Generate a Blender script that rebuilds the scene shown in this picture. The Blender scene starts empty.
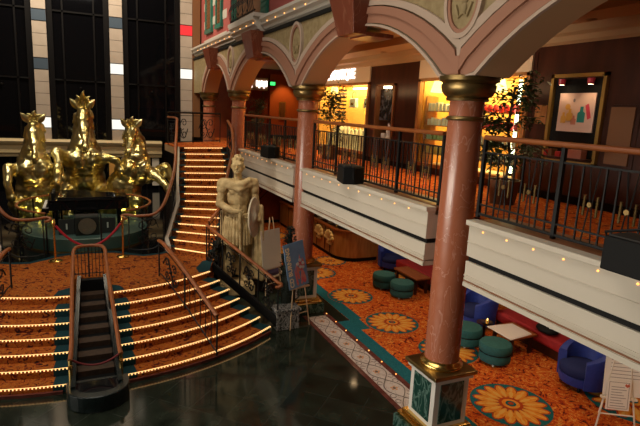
import bpy, bmesh, math, random
from mathutils import Vector, Matrix, noise
random.seed(7)
C = bpy.context.scene.collection
PI = math.pi
EYE = 4.65
MID = 3.3          # promenade deck floor
LAND = 1.05        # stair landing
RIS = 0.15

# ---------------------------------------------------------------- materials
def mat(name, col, rough=.5, metal=0., col2=None, scale=6., detail=4., bump=0., bscale=None, lo=.35, hi=.65,
        stretch=None, emit=None, estr=0., spec=.5, trans=0., coat=0.):
    m = bpy.data.materials.new(name); m.use_nodes = True
    nt = m.node_tree; b = nt.nodes['Principled BSDF']
    b.inputs['Roughness'].default_value = rough; b.inputs['Metallic'].default_value = metal
    b.inputs['Specular IOR Level'].default_value = spec
    b.inputs['Coat Weight'].default_value = coat
    b.inputs['Transmission Weight'].default_value = trans
    b.inputs['Base Color'].default_value = (*col, 1)
    src = None
    if col2 is not None or bump:
        tc = nt.nodes.new('ShaderNodeTexCoord'); mp = nt.nodes.new('ShaderNodeMapping')
        geo = nt.nodes.new('ShaderNodeNewGeometry')
        nt.links.new(geo.outputs['Position'], mp.inputs['Vector'])
        if stretch: mp.inputs['Scale'].default_value = stretch
        n = nt.nodes.new('ShaderNodeTexNoise'); n.inputs['Scale'].default_value = scale; n.inputs['Detail'].default_value = detail
        nt.links.new(mp.outputs[0], n.inputs['Vector']); src = n
    if col2 is not None:
        cr = nt.nodes.new('ShaderNodeValToRGB')
        cr.color_ramp.elements[0].position = lo; cr.color_ramp.elements[0].color = (*col, 1)
        cr.color_ramp.elements[1].position = hi; cr.color_ramp.elements[1].color = (*col2, 1)
        nt.links.new(src.outputs['Fac'], cr.inputs['Fac']); nt.links.new(cr.outputs[0], b.inputs['Base Color'])
    if bump:
        n2 = src
        if bscale:
            n2 = nt.nodes.new('ShaderNodeTexNoise'); n2.inputs['Scale'].default_value = bscale
            nt.links.new(mp.outputs[0], n2.inputs['Vector'])
        bp = nt.nodes.new('ShaderNodeBump'); bp.inputs['Strength'].default_value = bump; bp.inputs['Distance'].default_value = .02
        nt.links.new(n2.outputs['Fac'], bp.inputs['Height']); nt.links.new(bp.outputs[0], b.inputs['Normal'])
    if emit:
        b.inputs['Emission Color'].default_value = (*emit, 1); b.inputs['Emission Strength'].default_value = estr
    return m

def carpet_mat(name, stops, scale, dist=2.0):
    """swirled carpet pattern: distorted noise through a stepped ramp"""
    m = bpy.data.materials.new(name); m.use_nodes = True
    nt = m.node_tree; b = nt.nodes['Principled BSDF']; b.inputs['Roughness'].default_value = .95
    b.inputs['Specular IOR Level'].default_value = .1
    geo = nt.nodes.new('ShaderNodeNewGeometry')
    n = nt.nodes.new('ShaderNodeTexNoise'); n.inputs['Scale'].default_value = scale; n.inputs['Detail'].default_value = 3
    n.inputs['Distortion'].default_value = dist
    nt.links.new(geo.outputs['Position'], n.inputs['Vector'])
    cr = nt.nodes.new('ShaderNodeValToRGB'); e = cr.color_ramp.elements
    e[0].position = stops[0][0]; e[0].color = (*stops[0][1], 1)
    e[1].position = stops[-1][0]; e[1].color = (*stops[-1][1], 1)
    for p, c in stops[1:-1]:
        k = e.new(p); k.color = (*c, 1)
    nt.links.new(n.outputs['Fac'], cr.inputs['Fac']); nt.links.new(cr.outputs[0], b.inputs['Base Color'])
    return m

def marble_mat(name, base, vein, scale=2.2, width=.06, rough=.2, base2=None, stretch=(1, 1, .5)):
    m = bpy.data.materials.new(name); m.use_nodes = True
    nt = m.node_tree; b = nt.nodes['Principled BSDF']; b.inputs['Roughness'].default_value = rough
    geo = nt.nodes.new('ShaderNodeNewGeometry'); mp = nt.nodes.new('ShaderNodeMapping'); mp.inputs['Scale'].default_value = stretch
    mp.inputs['Rotation'].default_value = (.5, .4, .2)
    nt.links.new(geo.outputs['Position'], mp.inputs['Vector'])
    n = nt.nodes.new('ShaderNodeTexNoise'); n.inputs['Scale'].default_value = scale; n.inputs['Detail'].default_value = 4
    n.inputs['Distortion'].default_value = 1.2
    nt.links.new(mp.outputs[0], n.inputs['Vector'])
    a = nt.nodes.new('ShaderNodeMath'); a.operation = 'SUBTRACT'; a.inputs[1].default_value = .5
    nt.links.new(n.outputs['Fac'], a.inputs[0])
    ab = nt.nodes.new('ShaderNodeMath'); ab.operation = 'ABSOLUTE'; nt.links.new(a.outputs[0], ab.inputs[0])
    cr = nt.nodes.new('ShaderNodeValToRGB'); e = cr.color_ramp.elements
    e[0].position = 0; e[0].color = (*vein, 1); e[1].position = width; e[1].color = (*base, 1)
    if base2: k = e.new(.25); k.color = (*base2, 1)
    nt.links.new(ab.outputs[0], cr.inputs['Fac']); nt.links.new(cr.outputs[0], b.inputs['Base Color'])
    return m

def tile_floor_mat():
    m = bpy.data.materials.new('dark_green_marble_tiles'); m.use_nodes = True
    nt = m.node_tree; b = nt.nodes['Principled BSDF']; b.inputs['Roughness'].default_value = .09
    b.inputs['Specular IOR Level'].default_value = .42
    geo = nt.nodes.new('ShaderNodeNewGeometry'); mp = nt.nodes.new('ShaderNodeMapping')
    mp.inputs['Rotation'].default_value = (0, 0, -.78)
    nt.links.new(geo.outputs['Position'], mp.inputs['Vector'])
    br = nt.nodes.new('ShaderNodeTexBrick'); br.inputs['Scale'].default_value = 1
    br.inputs['Mortar Size'].default_value = .006; br.inputs['Brick Width'].default_value = .62; br.inputs['Row Height'].default_value = .62
    br.inputs['Color1'].default_value = (.014, .020, .014, 1); br.inputs['Color2'].default_value = (.024, .030, .022, 1)
    br.inputs['Mortar'].default_value = (.034, .038, .032, 1); br.offset = 0
    nt.links.new(mp.outputs[0], br.inputs['Vector'])
    n = nt.nodes.new('ShaderNodeTexNoise'); n.inputs['Scale'].default_value = 3; n.inputs['Detail'].default_value = 8
    nt.links.new(geo.outputs['Position'], n.inputs['Vector'])
    mx = nt.nodes.new('ShaderNodeMix'); mx.data_type = 'RGBA'; mx.blend_type = 'MULTIPLY'; mx.inputs[0].default_value = .8
    cr = nt.nodes.new('ShaderNodeValToRGB'); cr.color_ramp.elements[0].position = .3; cr.color_ramp.elements[1].position = .7
    cr.color_ramp.elements[0].color = (.35, .35, .35, 1); cr.color_ramp.elements[1].color = (1.5, 1.5, 1.4, 1)
    nt.links.new(n.outputs['Fac'], cr.inputs['Fac'])
    nt.links.new(br.outputs['Color'], mx.inputs[6]); nt.links.new(cr.outputs[0], mx.inputs[7])
    nt.links.new(mx.outputs[2], b.inputs['Base Color'])
    return m

def glass_mat(name, tint=(.9, 1, .97)):
    m = bpy.data.materials.new(name); m.use_nodes = True
    nt = m.node_tree; nt.nodes.remove(nt.nodes['Principled BSDF'])
    out = nt.nodes['Material Output']
    t = nt.nodes.new('ShaderNodeBsdfTransparent'); t.inputs[0].default_value = (*tint, 1)
    g = nt.nodes.new('ShaderNodeBsdfGlossy'); g.inputs['Roughness'].default_value = .03
    lw = nt.nodes.new('ShaderNodeLayerWeight'); f = nt.nodes.new('ShaderNodeMath'); f.operation = 'POWER'; f.inputs[1].default_value = 4.0
    nt.links.new(lw.outputs['Facing'], f.inputs[0])
    mx = nt.nodes.new('ShaderNodeMixShader')
    nt.links.new(f.outputs[0], mx.inputs[0]); nt.links.new(t.outputs[0], mx.inputs[1]); nt.links.new(g.outputs[0], mx.inputs[2])
    nt.links.new(mx.outputs[0], out.inputs[0])
    return m

def emis(name, col, s):
    return mat(name, (.02, .02, .02), emit=col, estr=s)

M = {}
M['floor'] = tile_floor_mat()
M['carpet'] = carpet_mat('orange_swirl_carpet', [(.33, (.05, .018, .012)), (.40, (.30, .03, .012)), (.45, (.55, .085, .012)), (.50, (.62, .17, .02)), (.54, (.40, .03, .010)), (.57, (.60, .12, .015)), (.62, (.72, .34, .07)), (.70, (.30, .03, .010))], 6.5)
M['stair_carpet'] = carpet_mat('stair_carpet', [(.34, (.03, .012, .01)), (.42, (.18, .025, .010)), (.47, (.42, .11, .015)), (.52, (.46, .15, .02)), (.56, (.26, .03, .01)), (.62, (.46, .17, .03)), (.7, (.12, .02, .01))], 8)
M['tealdark'] = mat('dark_teal_stair_carpet', (.010, .035, .042), .95, col2=(.014, .05, .06), scale=40, spec=.1)
M['darkstone'] = mat('near_black_green_stone', (.006, .010, .010), .25, col2=(.014, .022, .022), scale=6)
M['teal'] = mat('teal_carpet', (.012, .10, .13), .95, col2=(.02, .14, .17), scale=40, spec=.1)
M['petal'] = mat('medallion_petal_orange', (.72, .22, .02), .95, col2=(.78, .36, .06), scale=14, spec=.1)
M['petal_d'] = mat('medallion_red', (.42, .06, .015), .95, spec=.1)
M['petal_y'] = mat('medallion_yellow', (.75, .42, .10), .95, spec=.1)
M['mosaic'] = marble_mat('pale_mosaic', (.62, .55, .52), (.45, .36, .33), 5, .05, .35)
M['mosaic_d'] = mat('mosaic_dark', (.09, .07, .06), .4)
M['mosaic_o'] = mat('mosaic_orange', (.62, .28, .10), .4)
M['redstone'] = mat('dark_red_stone', (.10, .030, .024), .2, col2=(.16, .05, .04), scale=8)
M['brass'] = mat('polished_brass', (.78, .52, .16), .22, 1.)
M['bronze'] = mat('dark_bronze', (.21, .135, .05), .33, .85, col2=(.30, .20, .075), scale=5)
M['pinkmarble'] = marble_mat('pink_veined_marble', (.40, .125, .062), (.54, .25, .17), 3.2, .016, .25, (.44, .155, .085), (1.3, 1.3, .6))
M['greenmarble'] = marble_mat('green_marble', (.016, .055, .042), (.12, .2, .17), 7, .06, .15, (.01, .035, .028))
M['blackmarble'] = marble_mat('black_marble_white_flecks', (.03, .032, .03), (.45, .45, .43), 22, .10, .15)
M['white'] = mat('white_paint', (.72, .68, .62), .45)
M['fascia'] = mat('cream_lacquer', (.60, .53, .43), .38, col2=(.62, .55, .45), scale=2)
M['black'] = mat('black_satin', (.006, .006, .006), .6, spec=.2)
M['blackgloss'] = mat('black_gloss', (.006, .006, .007), .07)
M['iron'] = mat('black_wrought_iron', (.008, .008, .008), .5, .0, spec=.3)
M['wood'] = mat('red_handrail_wood', (.24, .060, .012), .45, col2=(.32, .095, .02), scale=5, stretch=(6, 1, 6))
M['woodlight'] = mat('honey_wood', (.36, .15, .04), .35, col2=(.5, .23, .07), scale=3, stretch=(4, 4, .7))
M['pine'] = mat('pale_pine', (.62, .42, .24), .5, col2=(.7, .5, .3), scale=6, stretch=(5, 5, 1))
M['mahog'] = mat('dark_mahogany_panel', (.032, .009, .005), .3, col2=(.07, .02, .010), scale=2.2, stretch=(1, 2.5, .6), lo=.3, hi=.7)
M['redwood'] = mat('red_cherry_panel', (.20, .035, .012), .35, col2=(.28, .06, .02), scale=2.2, stretch=(1, 2.5, .6))
M['header'] = mat('cream_header', (.72, .56, .36), .6)
M['tan'] = mat('tan_plaster', (.42, .26, .12), .7)
M['soffit'] = mat('warm_soffit', (.50, .31, .16), .75)
M['archpink'] = mat('salmon_plaster', (.36, .165, .10), .6)
M['archwhite'] = mat('arch_ivory', (.50, .37, .28), .5)
M['archdark'] = mat('arch_olive_line', (.10, .075, .035), .5)
M['spandrel'] = mat('spandrel_olive_cream', (.27, .19, .085), .7, col2=(.36, .27, .13), scale=9, bump=.5, bscale=14)
M['bigstone'] = marble_mat('keystone_marble', (.20, .05, .024), (.3, .11, .06), 3, .02, .3)
M['pinkwall'] = mat('pink_plaster', (.42, .10, .085), .7)
M['sillcream'] = mat('sill_cream', (.68, .53, .29), .45)
M['cream'] = mat('cream_plaster', (.60, .54, .46), .6)
M['winframe'] = mat('green_window_frame', (.02, .16, .11), .45)
M['shutter'] = mat('brown_louvre', (.20, .085, .03), .5)
M['tile'] = mat('beige_pilaster_tile', (.46, .38, .31), .35, col2=(.5, .42, .35), scale=3)
M['gap'] = mat('dark_joint', (.03, .02, .018), .6)
M['lit'] = emis('lit_white_panel', (1, .96, .85), 1.1)
M['litred'] = emis('lit_red_panel', (1, .02, .03), 1.0)
M['litblue'] = mat('dim_blue_panel', (.07, .10, .14), .3)
M['darkglass'] = mat('dark_window_glass', (.003, .003, .004), .05, spec=.3)
M['darkframe'] = mat('dark_window_frame', (.005, .004, .004), .4, spec=.2)
M['gold'] = mat('gilded_bronze', (.56, .42, .12), .28, 1., col2=(.78, .68, .36), scale=3, bump=.45, bscale=7)
M['led'] = emis('warm_led', (1, .56, .20), 2.1)
M['bulb'] = emis('small_bulb', (1, .40, .09), 3.0)
M['down'] = emis('downlight_lens', (1, .74, .42), 14.)
M['signlit'] = emis('lit_sign_letters', (1, .88, .82), 2.6)
M['exitlit'] = emis('green_exit_light', (.05, 1, .15), 2.0)
M['shoplamp'] = emis('shop_lamp', (1, .62, .16), 4.5)
M['shoptube'] = emis('shop_tube_light', (1, .86, .55), 7.)
M['stone'] = mat('aged_statue_stone', (.38, .26, .115), .65, col2=(.62, .47, .24), scale=6, bump=.35, bscale=25)
M['stone_d'] = mat('statue_shield_stone', (.62, .54, .40), .6, col2=(.70, .62, .47), scale=8)
M['blue'] = mat('royal_blue_velvet', (.010, .028, .24), .6, col2=(.014, .04, .31), scale=12)
M['blue'].node_tree.nodes['Principled BSDF'].inputs['Sheen Weight'].default_value = .06
M['bluedeep'] = mat('navy_velvet', (.006, .014, .10), .85)
M['tealfab'] = mat('teal_fabric', (.016, .10, .105), .8, col2=(.02, .125, .13), scale=20)
M['red'] = mat('crimson_upholstery', (.30, .008, .010), .7, col2=(.36, .012, .014), scale=10)
M['rope'] = mat('red_velvet_rope', (.40, .004, .02), .6)
M['darkrope'] = mat('dark_red_rope', (.16, .012, .015), .7)
M['paper'] = mat('white_paper', (.80, .76, .74), .6)
M['ink'] = mat('grey_ink', (.25, .22, .24), .7)
M['rust'] = mat('red_ink', (.55, .12, .07), .7)
M['leaf'] = mat('dark_leaf', (.018, .04, .012), .5, col2=(.035, .07, .018), scale=8)
M['topiary'] = mat('very_dark_foliage', (.007, .014, .008), .7)
M['bark'] = mat('bark', (.10, .06, .03), .8)
M['pot'] = mat('brown_planter', (.12, .055, .025), .5)
M['signblue'] = mat('poster_blue', (.15, .29, .47), .4, col2=(.20, .35, .55), scale=4)
M['shellgold'] = mat('pale_gilt', (.78, .58, .26), .4)
M['flame'] = mat('poster_flame', (.70, .12, .14), .4, col2=(.75, .30, .22), scale=9)
M['signyellow'] = mat('poster_letters', (.95, .80, .50), .5)
M['glass'] = glass_mat('clear_glass')
M['greenglass'] = glass_mat('green_stage_glass', (.72, .86, .82))
M['stagefloor'] = mat('stage_grey_green', (.10, .14, .13), .25)
M['speaker'] = mat('black_speaker_cloth', (.022, .018, .015), .75)
M['grille'] = mat('brown_grille', (.15, .10, .075), .6, .0, col2=(.20, .14, .10), scale=60)
M['treadgrey'] = mat('cascade_tread', (.045, .024, .013), .7, col2=(.075, .04, .02), scale=12)
M['adpink'] = mat('advert_blush', (.66, .48, .42), .35)
M['adteal'] = mat('advert_teal', (.02, .22, .22), .3)
M['adyellow'] = mat('advert_amber', (.62, .36, .08), .3)
M['adred'] = mat('advert_rose', (.62, .06, .10), .3)
M['goldframe'] = mat('gilt_frame', (.52, .33, .09), .35, .7)
M['prodwhite'] = mat('pale_box', (.75, .70, .58), .5)
M['prodgreen'] = mat('green_box', (.30, .42, .18), .5)
M['prodred'] = mat('red_jar', (.55, .03, .03), .35)
M['prodyel'] = mat('yellow_box', (.7, .45, .1), .5)
M['shopback'] = mat('shop_orange_back', (.70, .36, .08), .6)
M['giftpink'] = mat('pink_gift_box', (.55, .22, .16), .5)
M['brownfloor'] = mat('ledge_wood', (.26, .10, .04), .35)
M['darkart'] = mat('dark_art', (.015, .015, .018), .25, col2=(.10, .10, .11), scale=7, lo=.5, hi=.62)
M['purple'] = mat('purple_seat', (.045, .03, .11), .7)
M['hallglow'] = mat('hall_orange_glow', (.52, .12, .02), .6)  # orange glow on the hall end wall put into its colour
M['ceil'] = mat('deck_ceiling', (.50, .30, .14), .75)
M['dim'] = mat('atrium_dim_wall', (.22, .17, .12), .8)

# ---------------------------------------------------------------- mesh helper
class MB:
    def __init__(s): s.v = []; s.f = []; s.mi = []; s.k = 0
    def add(s, vs, fs):
        o = len(s.v); s.v += [tuple(p) for p in vs]
        for f in fs: s.f.append(tuple(i + o for i in f)); s.mi.append(s.k)
        return s
    def box(s, x0, x1, y0, y1, z0, z1):
        return s.add([(x0, y0, z0), (x1, y0, z0), (x1, y1, z0), (x0, y1, z0), (x0, y0, z1), (x1, y0, z1), (x1, y1, z1), (x0, y1, z1)],
                     [(0, 3, 2, 1), (4, 5, 6, 7), (0, 1, 5, 4), (1, 2, 6, 5), (2, 3, 7, 6), (3, 0, 4, 7)])
    def bx(s, cx, cy, cz, sx, sy, sz): return s.box(cx - sx / 2, cx + sx / 2, cy - sy / 2, cy + sy / 2, cz - sz / 2, cz + sz / 2)
    def prism(s, poly, a0, a1, axis='z'):
        """polygon extruded along an axis; poly in the other two axes (cyclic order x,y,z without axis)"""
        n = len(poly)
        def P(p, a): return {'z': (p[0], p[1], a), 'x': (a, p[0], p[1]), 'y': (p[0], a, p[1])}[axis]
        vs = [P(p, a0) for p in poly] + [P(p, a1) for p in poly]
        fs = [tuple(range(n - 1, -1, -1)), tuple(range(n, 2 * n))] + [(i, (i + 1) % n, n + (i + 1) % n, n + i) for i in range(n)]
        return s.add(vs, fs)
    def tube(s, pts, r, n=6, rz=None, closed=False):
        """swept tube; r radius sideways (number or list), rz radius upward"""
        P = [Vector(p) for p in pts]; N = len(P); vs = []
        for i, p in enumerate(P):
            a = P[i - 1] if (i > 0 or closed) else P[i]; b = P[(i + 1) % N] if (i < N - 1 or closed) else P[i]
            t = (b - a); t = t.normalized() if t.length > 1e-9 else Vector((0, 0, 1))
            up = Vector((0, 0, 1)) if abs(t.z) < .95 else Vector((0, 1, 0))
            sd = t.cross(up).normalized(); u = sd.cross(t)
            ri = r[i] if isinstance(r, (list, tuple)) else r
            rzi = ri if rz is None else rz
            for k in range(n):
                an = 2 * PI * (k + .5) / n
                vs.append(p + sd * (ri * math.cos(an)) + u * (rzi * math.sin(an)))
        fs = []
        for i in range(N if closed else N - 1):
            j = (i + 1) % N
            for k in range(n): fs.append((i * n + k, i * n + (k + 1) % n, j * n + (k + 1) % n, j * n + k))
        if not closed: fs += [tuple(range(n - 1, -1, -1)), tuple(range((N - 1) * n, N * n))]
        return s.add(vs, fs)
    def lathe(s, prof, c=(0, 0, 0), n=24, a0=0, sx=1, sy=1):
        vs = []
        for r, z in prof:
            for k in range(n):
                a = a0 + 2 * PI * k / n; vs.append((c[0] + r * sx * math.cos(a), c[1] + r * sy * math.sin(a), c[2] + z))
        fs = [(i * n + k, i * n + (k + 1) % n, (i + 1) * n + (k + 1) % n, (i + 1) * n + k) for i in range(len(prof) - 1) for k in range(n)]
        m = len(prof)
        fs += [tuple(range(n - 1, -1, -1)), tuple(range((m - 1) * n, m * n))]
        return s.add(vs, fs)
    def ell(s, c, r, n=12, R=None):
        if isinstance(r, (int, float)): r = (r, r, r)
        m = max(6, n * 2 // 3); vs = []; c = Vector(c)
        for i in range(1, m):
            t = PI * i / m
            for k in range(n):
                a = 2 * PI * k / n
                p = Vector((r[0] * math.sin(t) * math.cos(a), r[1] * math.sin(t) * math.sin(a), r[2] * math.cos(t)))
                vs.append(c + (R @ p if R else p))
        p = Vector((0, 0, r[2])); top = len(vs); vs.append(c + (R @ p if R else p)); vs.append(c - (R @ p if R else p))
        fs = [(i * n + k, (i + 1) * n + k, (i + 1) * n + (k + 1) % n, i * n + (k + 1) % n) for i in range(m - 2) for k in range(n)]
        fs += [(top, k, (k + 1) % n) for k in range(n)]
        fs += [(top + 1, (m - 2) * n + (k + 1) % n, (m - 2) * n + k) for k in range(n)]
        return s.add(vs, fs)
    def limb(s, pts, rs, n=12):
        """tapered limb with rounded joints (volumes overlap; remeshed later)"""
        for i in range(len(pts) - 1):
            a, b = Vector(pts[i]), Vector(pts[i + 1]); L = (b - a).length; k = max(2, int(L / .05))
            s.tube([a.lerp(b, j / k) for j in range(k + 1)], [rs[i] + (rs[i + 1] - rs[i]) * j / k for j in range(k + 1)], n)
        for p, r in zip(pts, rs): s.ell(p, r, n)
        return s
    def mirror(s):
        s.v = [(-x, y, z) for x, y, z in s.v]; s.f = [tuple(reversed(f)) for f in s.f]; return s
    def build(s, name, mats, parent=None, local=False, origin=None, smooth=None, bevel=0, label=None, kind=None):
        me = bpy.data.meshes.new(name)
        off = Vector((0, 0, 0))
        if parent is not None and not local:
            p = parent
            while p is not None: off += p.location; p = p.parent
        if origin is not None: off += Vector(origin)
        me.from_pydata([tuple(Vector(v) - off) for v in s.v], [], s.f)
        if not isinstance(mats, (list, tuple)): mats = [mats]
        for m in mats: me.materials.append(M[m] if isinstance(m, str) else m)
        if max(s.mi, default=0): me.polygons.foreach_set('material_index', s.mi)
        bm = bmesh.new(); bm.from_mesh(me); bmesh.ops.recalc_face_normals(bm, faces=bm.faces); bm.to_mesh(me); bm.free()
        if smooth is not None:
            for p in me.polygons: p.use_smooth = True
            me.set_sharp_from_angle(angle=math.radians(smooth))
        me.update()
        o = bpy.data.objects.new(name, me); C.objects.link(o)
        if parent is not None: o.parent = parent
        if origin is not None: o.location = origin
        if bevel:
            b = o.modifiers.new('bevel', 'BEVEL'); b.width = bevel; b.segments = 2; b.limit_method = 'ANGLE'
        if label: o['label'] = label
        if kind: o['kind'] = kind
        return o

def thing(name, label, cat, loc=(0, 0, 0), rz=0, group=None):
    o = bpy.data.objects.new(name, None); o.empty_display_size = .1; C.objects.link(o)
    o.location = loc; o.rotation_euler = (0, 0, rz); o['label'] = label; o['category'] = cat
    if group: o['group'] = group
    return o
def tag(o, label, cat, group=None, kind=None):
    o['label'] = label; o['category'] = cat
    if group: o['group'] = group
    if kind: o['kind'] = kind
    return o
def struct(o, label=None):
    o['kind'] = 'structure'
    if label: o['label'] = label
    return o
def dup(root, loc, rz=0, label=None, group=None, scale=None):
    r = root.copy(); C.objects.link(r); r.location = loc; r.rotation_euler = (0, 0, rz)
    if label: r['label'] = label
    if group: r['group'] = group
    if scale: r.scale = scale
    for ch in list(root.children):
        c = ch.copy(); C.objects.link(c); c.parent = r
        for g in list(ch.children):
            d = g.copy(); C.objects.link(d); d.parent = c
    return r
def voxel(o, size, smooth=4, disp=0, dscale=6):
    """fuse overlapping volumes into one continuous surface"""
    r = o.modifiers.new('r', 'REMESH'); r.mode = 'VOXEL'; r.voxel_size = size
    s = o.modifiers.new('s', 'SMOOTH'); s.factor = .6; s.iterations = smooth
    dg = bpy.context.evaluated_depsgraph_get(); me = bpy.data.meshes.new_from_object(o.evaluated_get(dg))
    old = o.data; o.modifiers.clear(); o.data = me
    if not me.materials:
        for m in old.materials: me.materials.append(m)
    if disp:
        nv = [v.normal.copy() for v in me.vertices]
        for v, n in zip(me.vertices, nv):
            q = v.co * dscale
            v.co += n * disp * (noise.noise(q) + .5 * noise.noise(q * 2.3))
    for p in me.polygons: p.use_smooth = True; p.material_index = 0
    me.update(); return o
def text_mesh(body, size, extrude=.004, bold=.0):
    cu = bpy.data.curves.new('t', 'FONT'); cu.body = body; cu.size = size; cu.extrude = extrude; cu.offset = bold
    cu.align_x = 'CENTER'; cu.align_y = 'CENTER'
    o = bpy.data.objects.new('t', cu); C.objects.link(o)
    dg = bpy.context.evaluated_depsgraph_get(); me = bpy.data.meshes.new_from_object(o.evaluated_get(dg))
    bpy.data.objects.remove(o); return me
def text_part(name, body, size, mtx, m, parent, extrude=.004, bold=0.):
    me = text_mesh(body, size, extrude, bold); me.transform(mtx); me.materials.clear(); me.materials.append(M[m])
    o = bpy.data.objects.new(name, me); C.objects.link(o); o.parent = parent; return o
def lerp(a, b, t): return tuple(x + (y - x) * t for x, y in zip(a, b))
def catmull(P, k=8):
    P = [Vector(p) for p in P]; Q = [P[0] * 2 - P[1]] + P + [P[-1] * 2 - P[-2]]; out = []
    for i in range(1, len(Q) - 2):
        a, b, c, d = Q[i - 1:i + 3]
        for j in range(k):
            t = j / k
            out.append(.5 * ((2 * b) + (c - a) * t + (2 * a - 5 * b + 4 * c - d) * t * t + (3 * b - a - 3 * c + d) * t ** 3))
    out.append(P[-1]); return out

# ---------------------------------------------------------------- camera
def camera():
    yaw, pitch, roll, f = math.radians(24.785), math.radians(11.1), math.radians(2.804), 516.37
    cy, sy = math.cos(yaw), math.sin(yaw)
    w = Vector((sy * math.cos(pitch), cy * math.cos(pitch), -math.sin(pitch))); r = Vector((cy, -sy, 0)); u = r.cross(w)
    c, s = math.cos(roll), math.sin(roll)
    R, U = c * r + s * u, -s * r + c * u
    cam = bpy.data.cameras.new('camera'); o = bpy.data.objects.new('camera', cam); C.objects.link(o)
    m = Matrix.Identity(4)
    for i in range(3): m[i][0] = R[i]; m[i][1] = U[i]; m[i][2] = -w[i]; m[i][3] = (0, 0, EYE)[i]
    o.matrix_world = m; cam.sensor_width = 36; cam.lens = f / 640 * 36; cam.clip_start = .05
    bpy.context.scene.camera = o
camera()

# ---------------------------------------------------------------- setting
struct(MB().box(-9, 11, -4, 24, -.2, 0).build('floor', 'floor'))
struct(MB().box(-9, 11, -4, 24, 12, 12.2).build('ceiling', 'dim'))
struct(MB().box(-9, -8.8, -4, 24, 0, 12).build('wall_left', 'dim'))
struct(MB().box(-9, 11, -4, -3.8, 0, 12).build('wall_front', 'dim'))
struct(MB().box(10.8, 11, -4, 24, 0, 12).build('wall_right', 'dim'))

# lobby carpet with its medallions, teal border and stone margin
b = MB()
b.box(5.38, 9.6, 0, 20, .0, .012)
b.k = 1
b.box(5.07, 5.38, 0, 9.75, .0, .013)
b.box(5.38, 5.62, 9.2, 9.75, .012, .0135); b.box(5.38, 5.70, 9.75, 12.6, .012, .0135); b.box(5.55, 5.9, 12.6, 20, .012, .0135)
def medallion(b, cx, cy, R):
    def ring(r0, r1, z, k, n=40):
        b.k = k
        vs = [(cx + r * math.cos(2 * PI * i / n), cy + r * math.sin(2 * PI * i / n), z) for r in (r0, r1) for i in range(n)]
        b.add(vs, [(i, (i + 1) % n, n + (i + 1) % n, n + i) for i in range(n)])
    ring(.01, R, .016, 1)
    n = 44; b.k = 4
    for i in range(n):
        a = 2 * PI * i / n; x, y = cx + R * 1.07 * math.cos(a), cy + R * 1.07 * math.sin(a); q = R * .028
        b.add([(x - q, y - q, .016), (x + q, y - q, .016), (x + q, y + q, .016), (x - q, y + q, .016)], [(0, 1, 2, 3)])
    def petals(n, r0, r1, wd, z, k, off=0):
        b.k = k
        for i in range(n):
            a = 2 * PI * (i + off) / n; ca, sa = math.cos(a), math.sin(a)
            prof = [(r0, .0), (r0 + (r1 - r0) * .35, .8 * wd), (r0 + (r1 - r0) * .7, wd), (r1 * .95, wd * .5), (r1, 0), (r1 * .95, -wd * .5), (r0 + (r1 - r0) * .7, -wd), (r0 + (r1 - r0) * .35, -.8 * wd)]
            b.add([(cx + R * (u * ca - w * sa), cy + R * (u * sa + w * ca), z) for u, w in prof], [tuple(range(8))])
    petals(16, .2, .94, .165, .0172, 4)
    petals(16, .22, .90, .125, .018, 2)
    petals(16, .3, .66, .055, .021, 3)
    petals(16, .62, .86, .035, .021, 3)
    ring(.01, R * .30, .023, 4); ring(.01, R * .22, .025, 2); ring(.01, R * .13, .027, 1); ring(.01, R * .07, .029, 4)
    b.k = 0
for cx, cy, R in ((6.15, 11.15, .56), (6.25, 9.33, .60), (6.33, 5.75, .66), (6.6, 7.75, .60), (8.45, 5.1, .75), (7.0, 14.2, .5), (8.6, 12.2, .5), (6.1, 13.2, .55), (6.2, 15.6, .6), (6.3, 17.8, .6), (6.3, 3.6, .6)):
    medallion(b, cx, cy, R)
struct(b.build('floor_lobby_carpet', ['carpet', 'teal', 'petal', 'petal_y', 'petal_d']))

# mosaic threshold strip between the column pedestals
def mosaic(y0, y1):
    b = MB(); b.box(4.53, 4.97, y0, y1, 0, .010)
    n = max(1, round((y1 - y0) / .62)); step = (y1 - y0) / n
    for i in range(n):
        c = y0 + (i + .5) * step
        b.k = 1
        for s in (-1, 1):
            pts = [(4.75 + s * .17 * math.sin(t * PI), c + (t - .5) * step * .98, .013) for t in [j / 10 for j in range(11)]]
            b.tube(pts, .010, 4, rz=.003)
            for q in (-1, 1):
                sp = [(4.75 + s * (.16 - .05 * math.cos(u)), c + q * (.36 * step) + .055 * math.sin(u) * q, .013) for u in [j * .6 for j in range(9)]]
                b.tube(sp, .007, 4, rz=.003)
        b.k = 2
        for j in range(5):
            a = 2 * PI * j / 5
            b.lathe([(.022, .010), (.020, .014)], (4.75 + .05 * math.cos(a), c + .05 * math.sin(a), 0), 8)
        b.k = 1; b.lathe([(.03, .010), (.028, .0145)], (4.75, c, 0), 10)
        b.k = 0
    return b
struct(mosaic(5.95, 10.2).build('floor_mosaic_strip', ['mosaic', 'mosaic_d', 'mosaic_o']))
b = MB(); b.box(4.44, 4.53, 5.9, 10.3, 0, .012); b.box(4.97, 5.07, 5.9, 10.3, 0, .02)
o = struct(b.build('trim_1', 'redstone'), 'dark red stone margin with small warm lights')
b = MB()
for i in range(9): b.lathe([(.012, 0), (.012, .010), (.006, .014)], (5.03, 6.25 + i * .5, .02), 8)
b.build('marker_lights', 'bulb', o)

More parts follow.
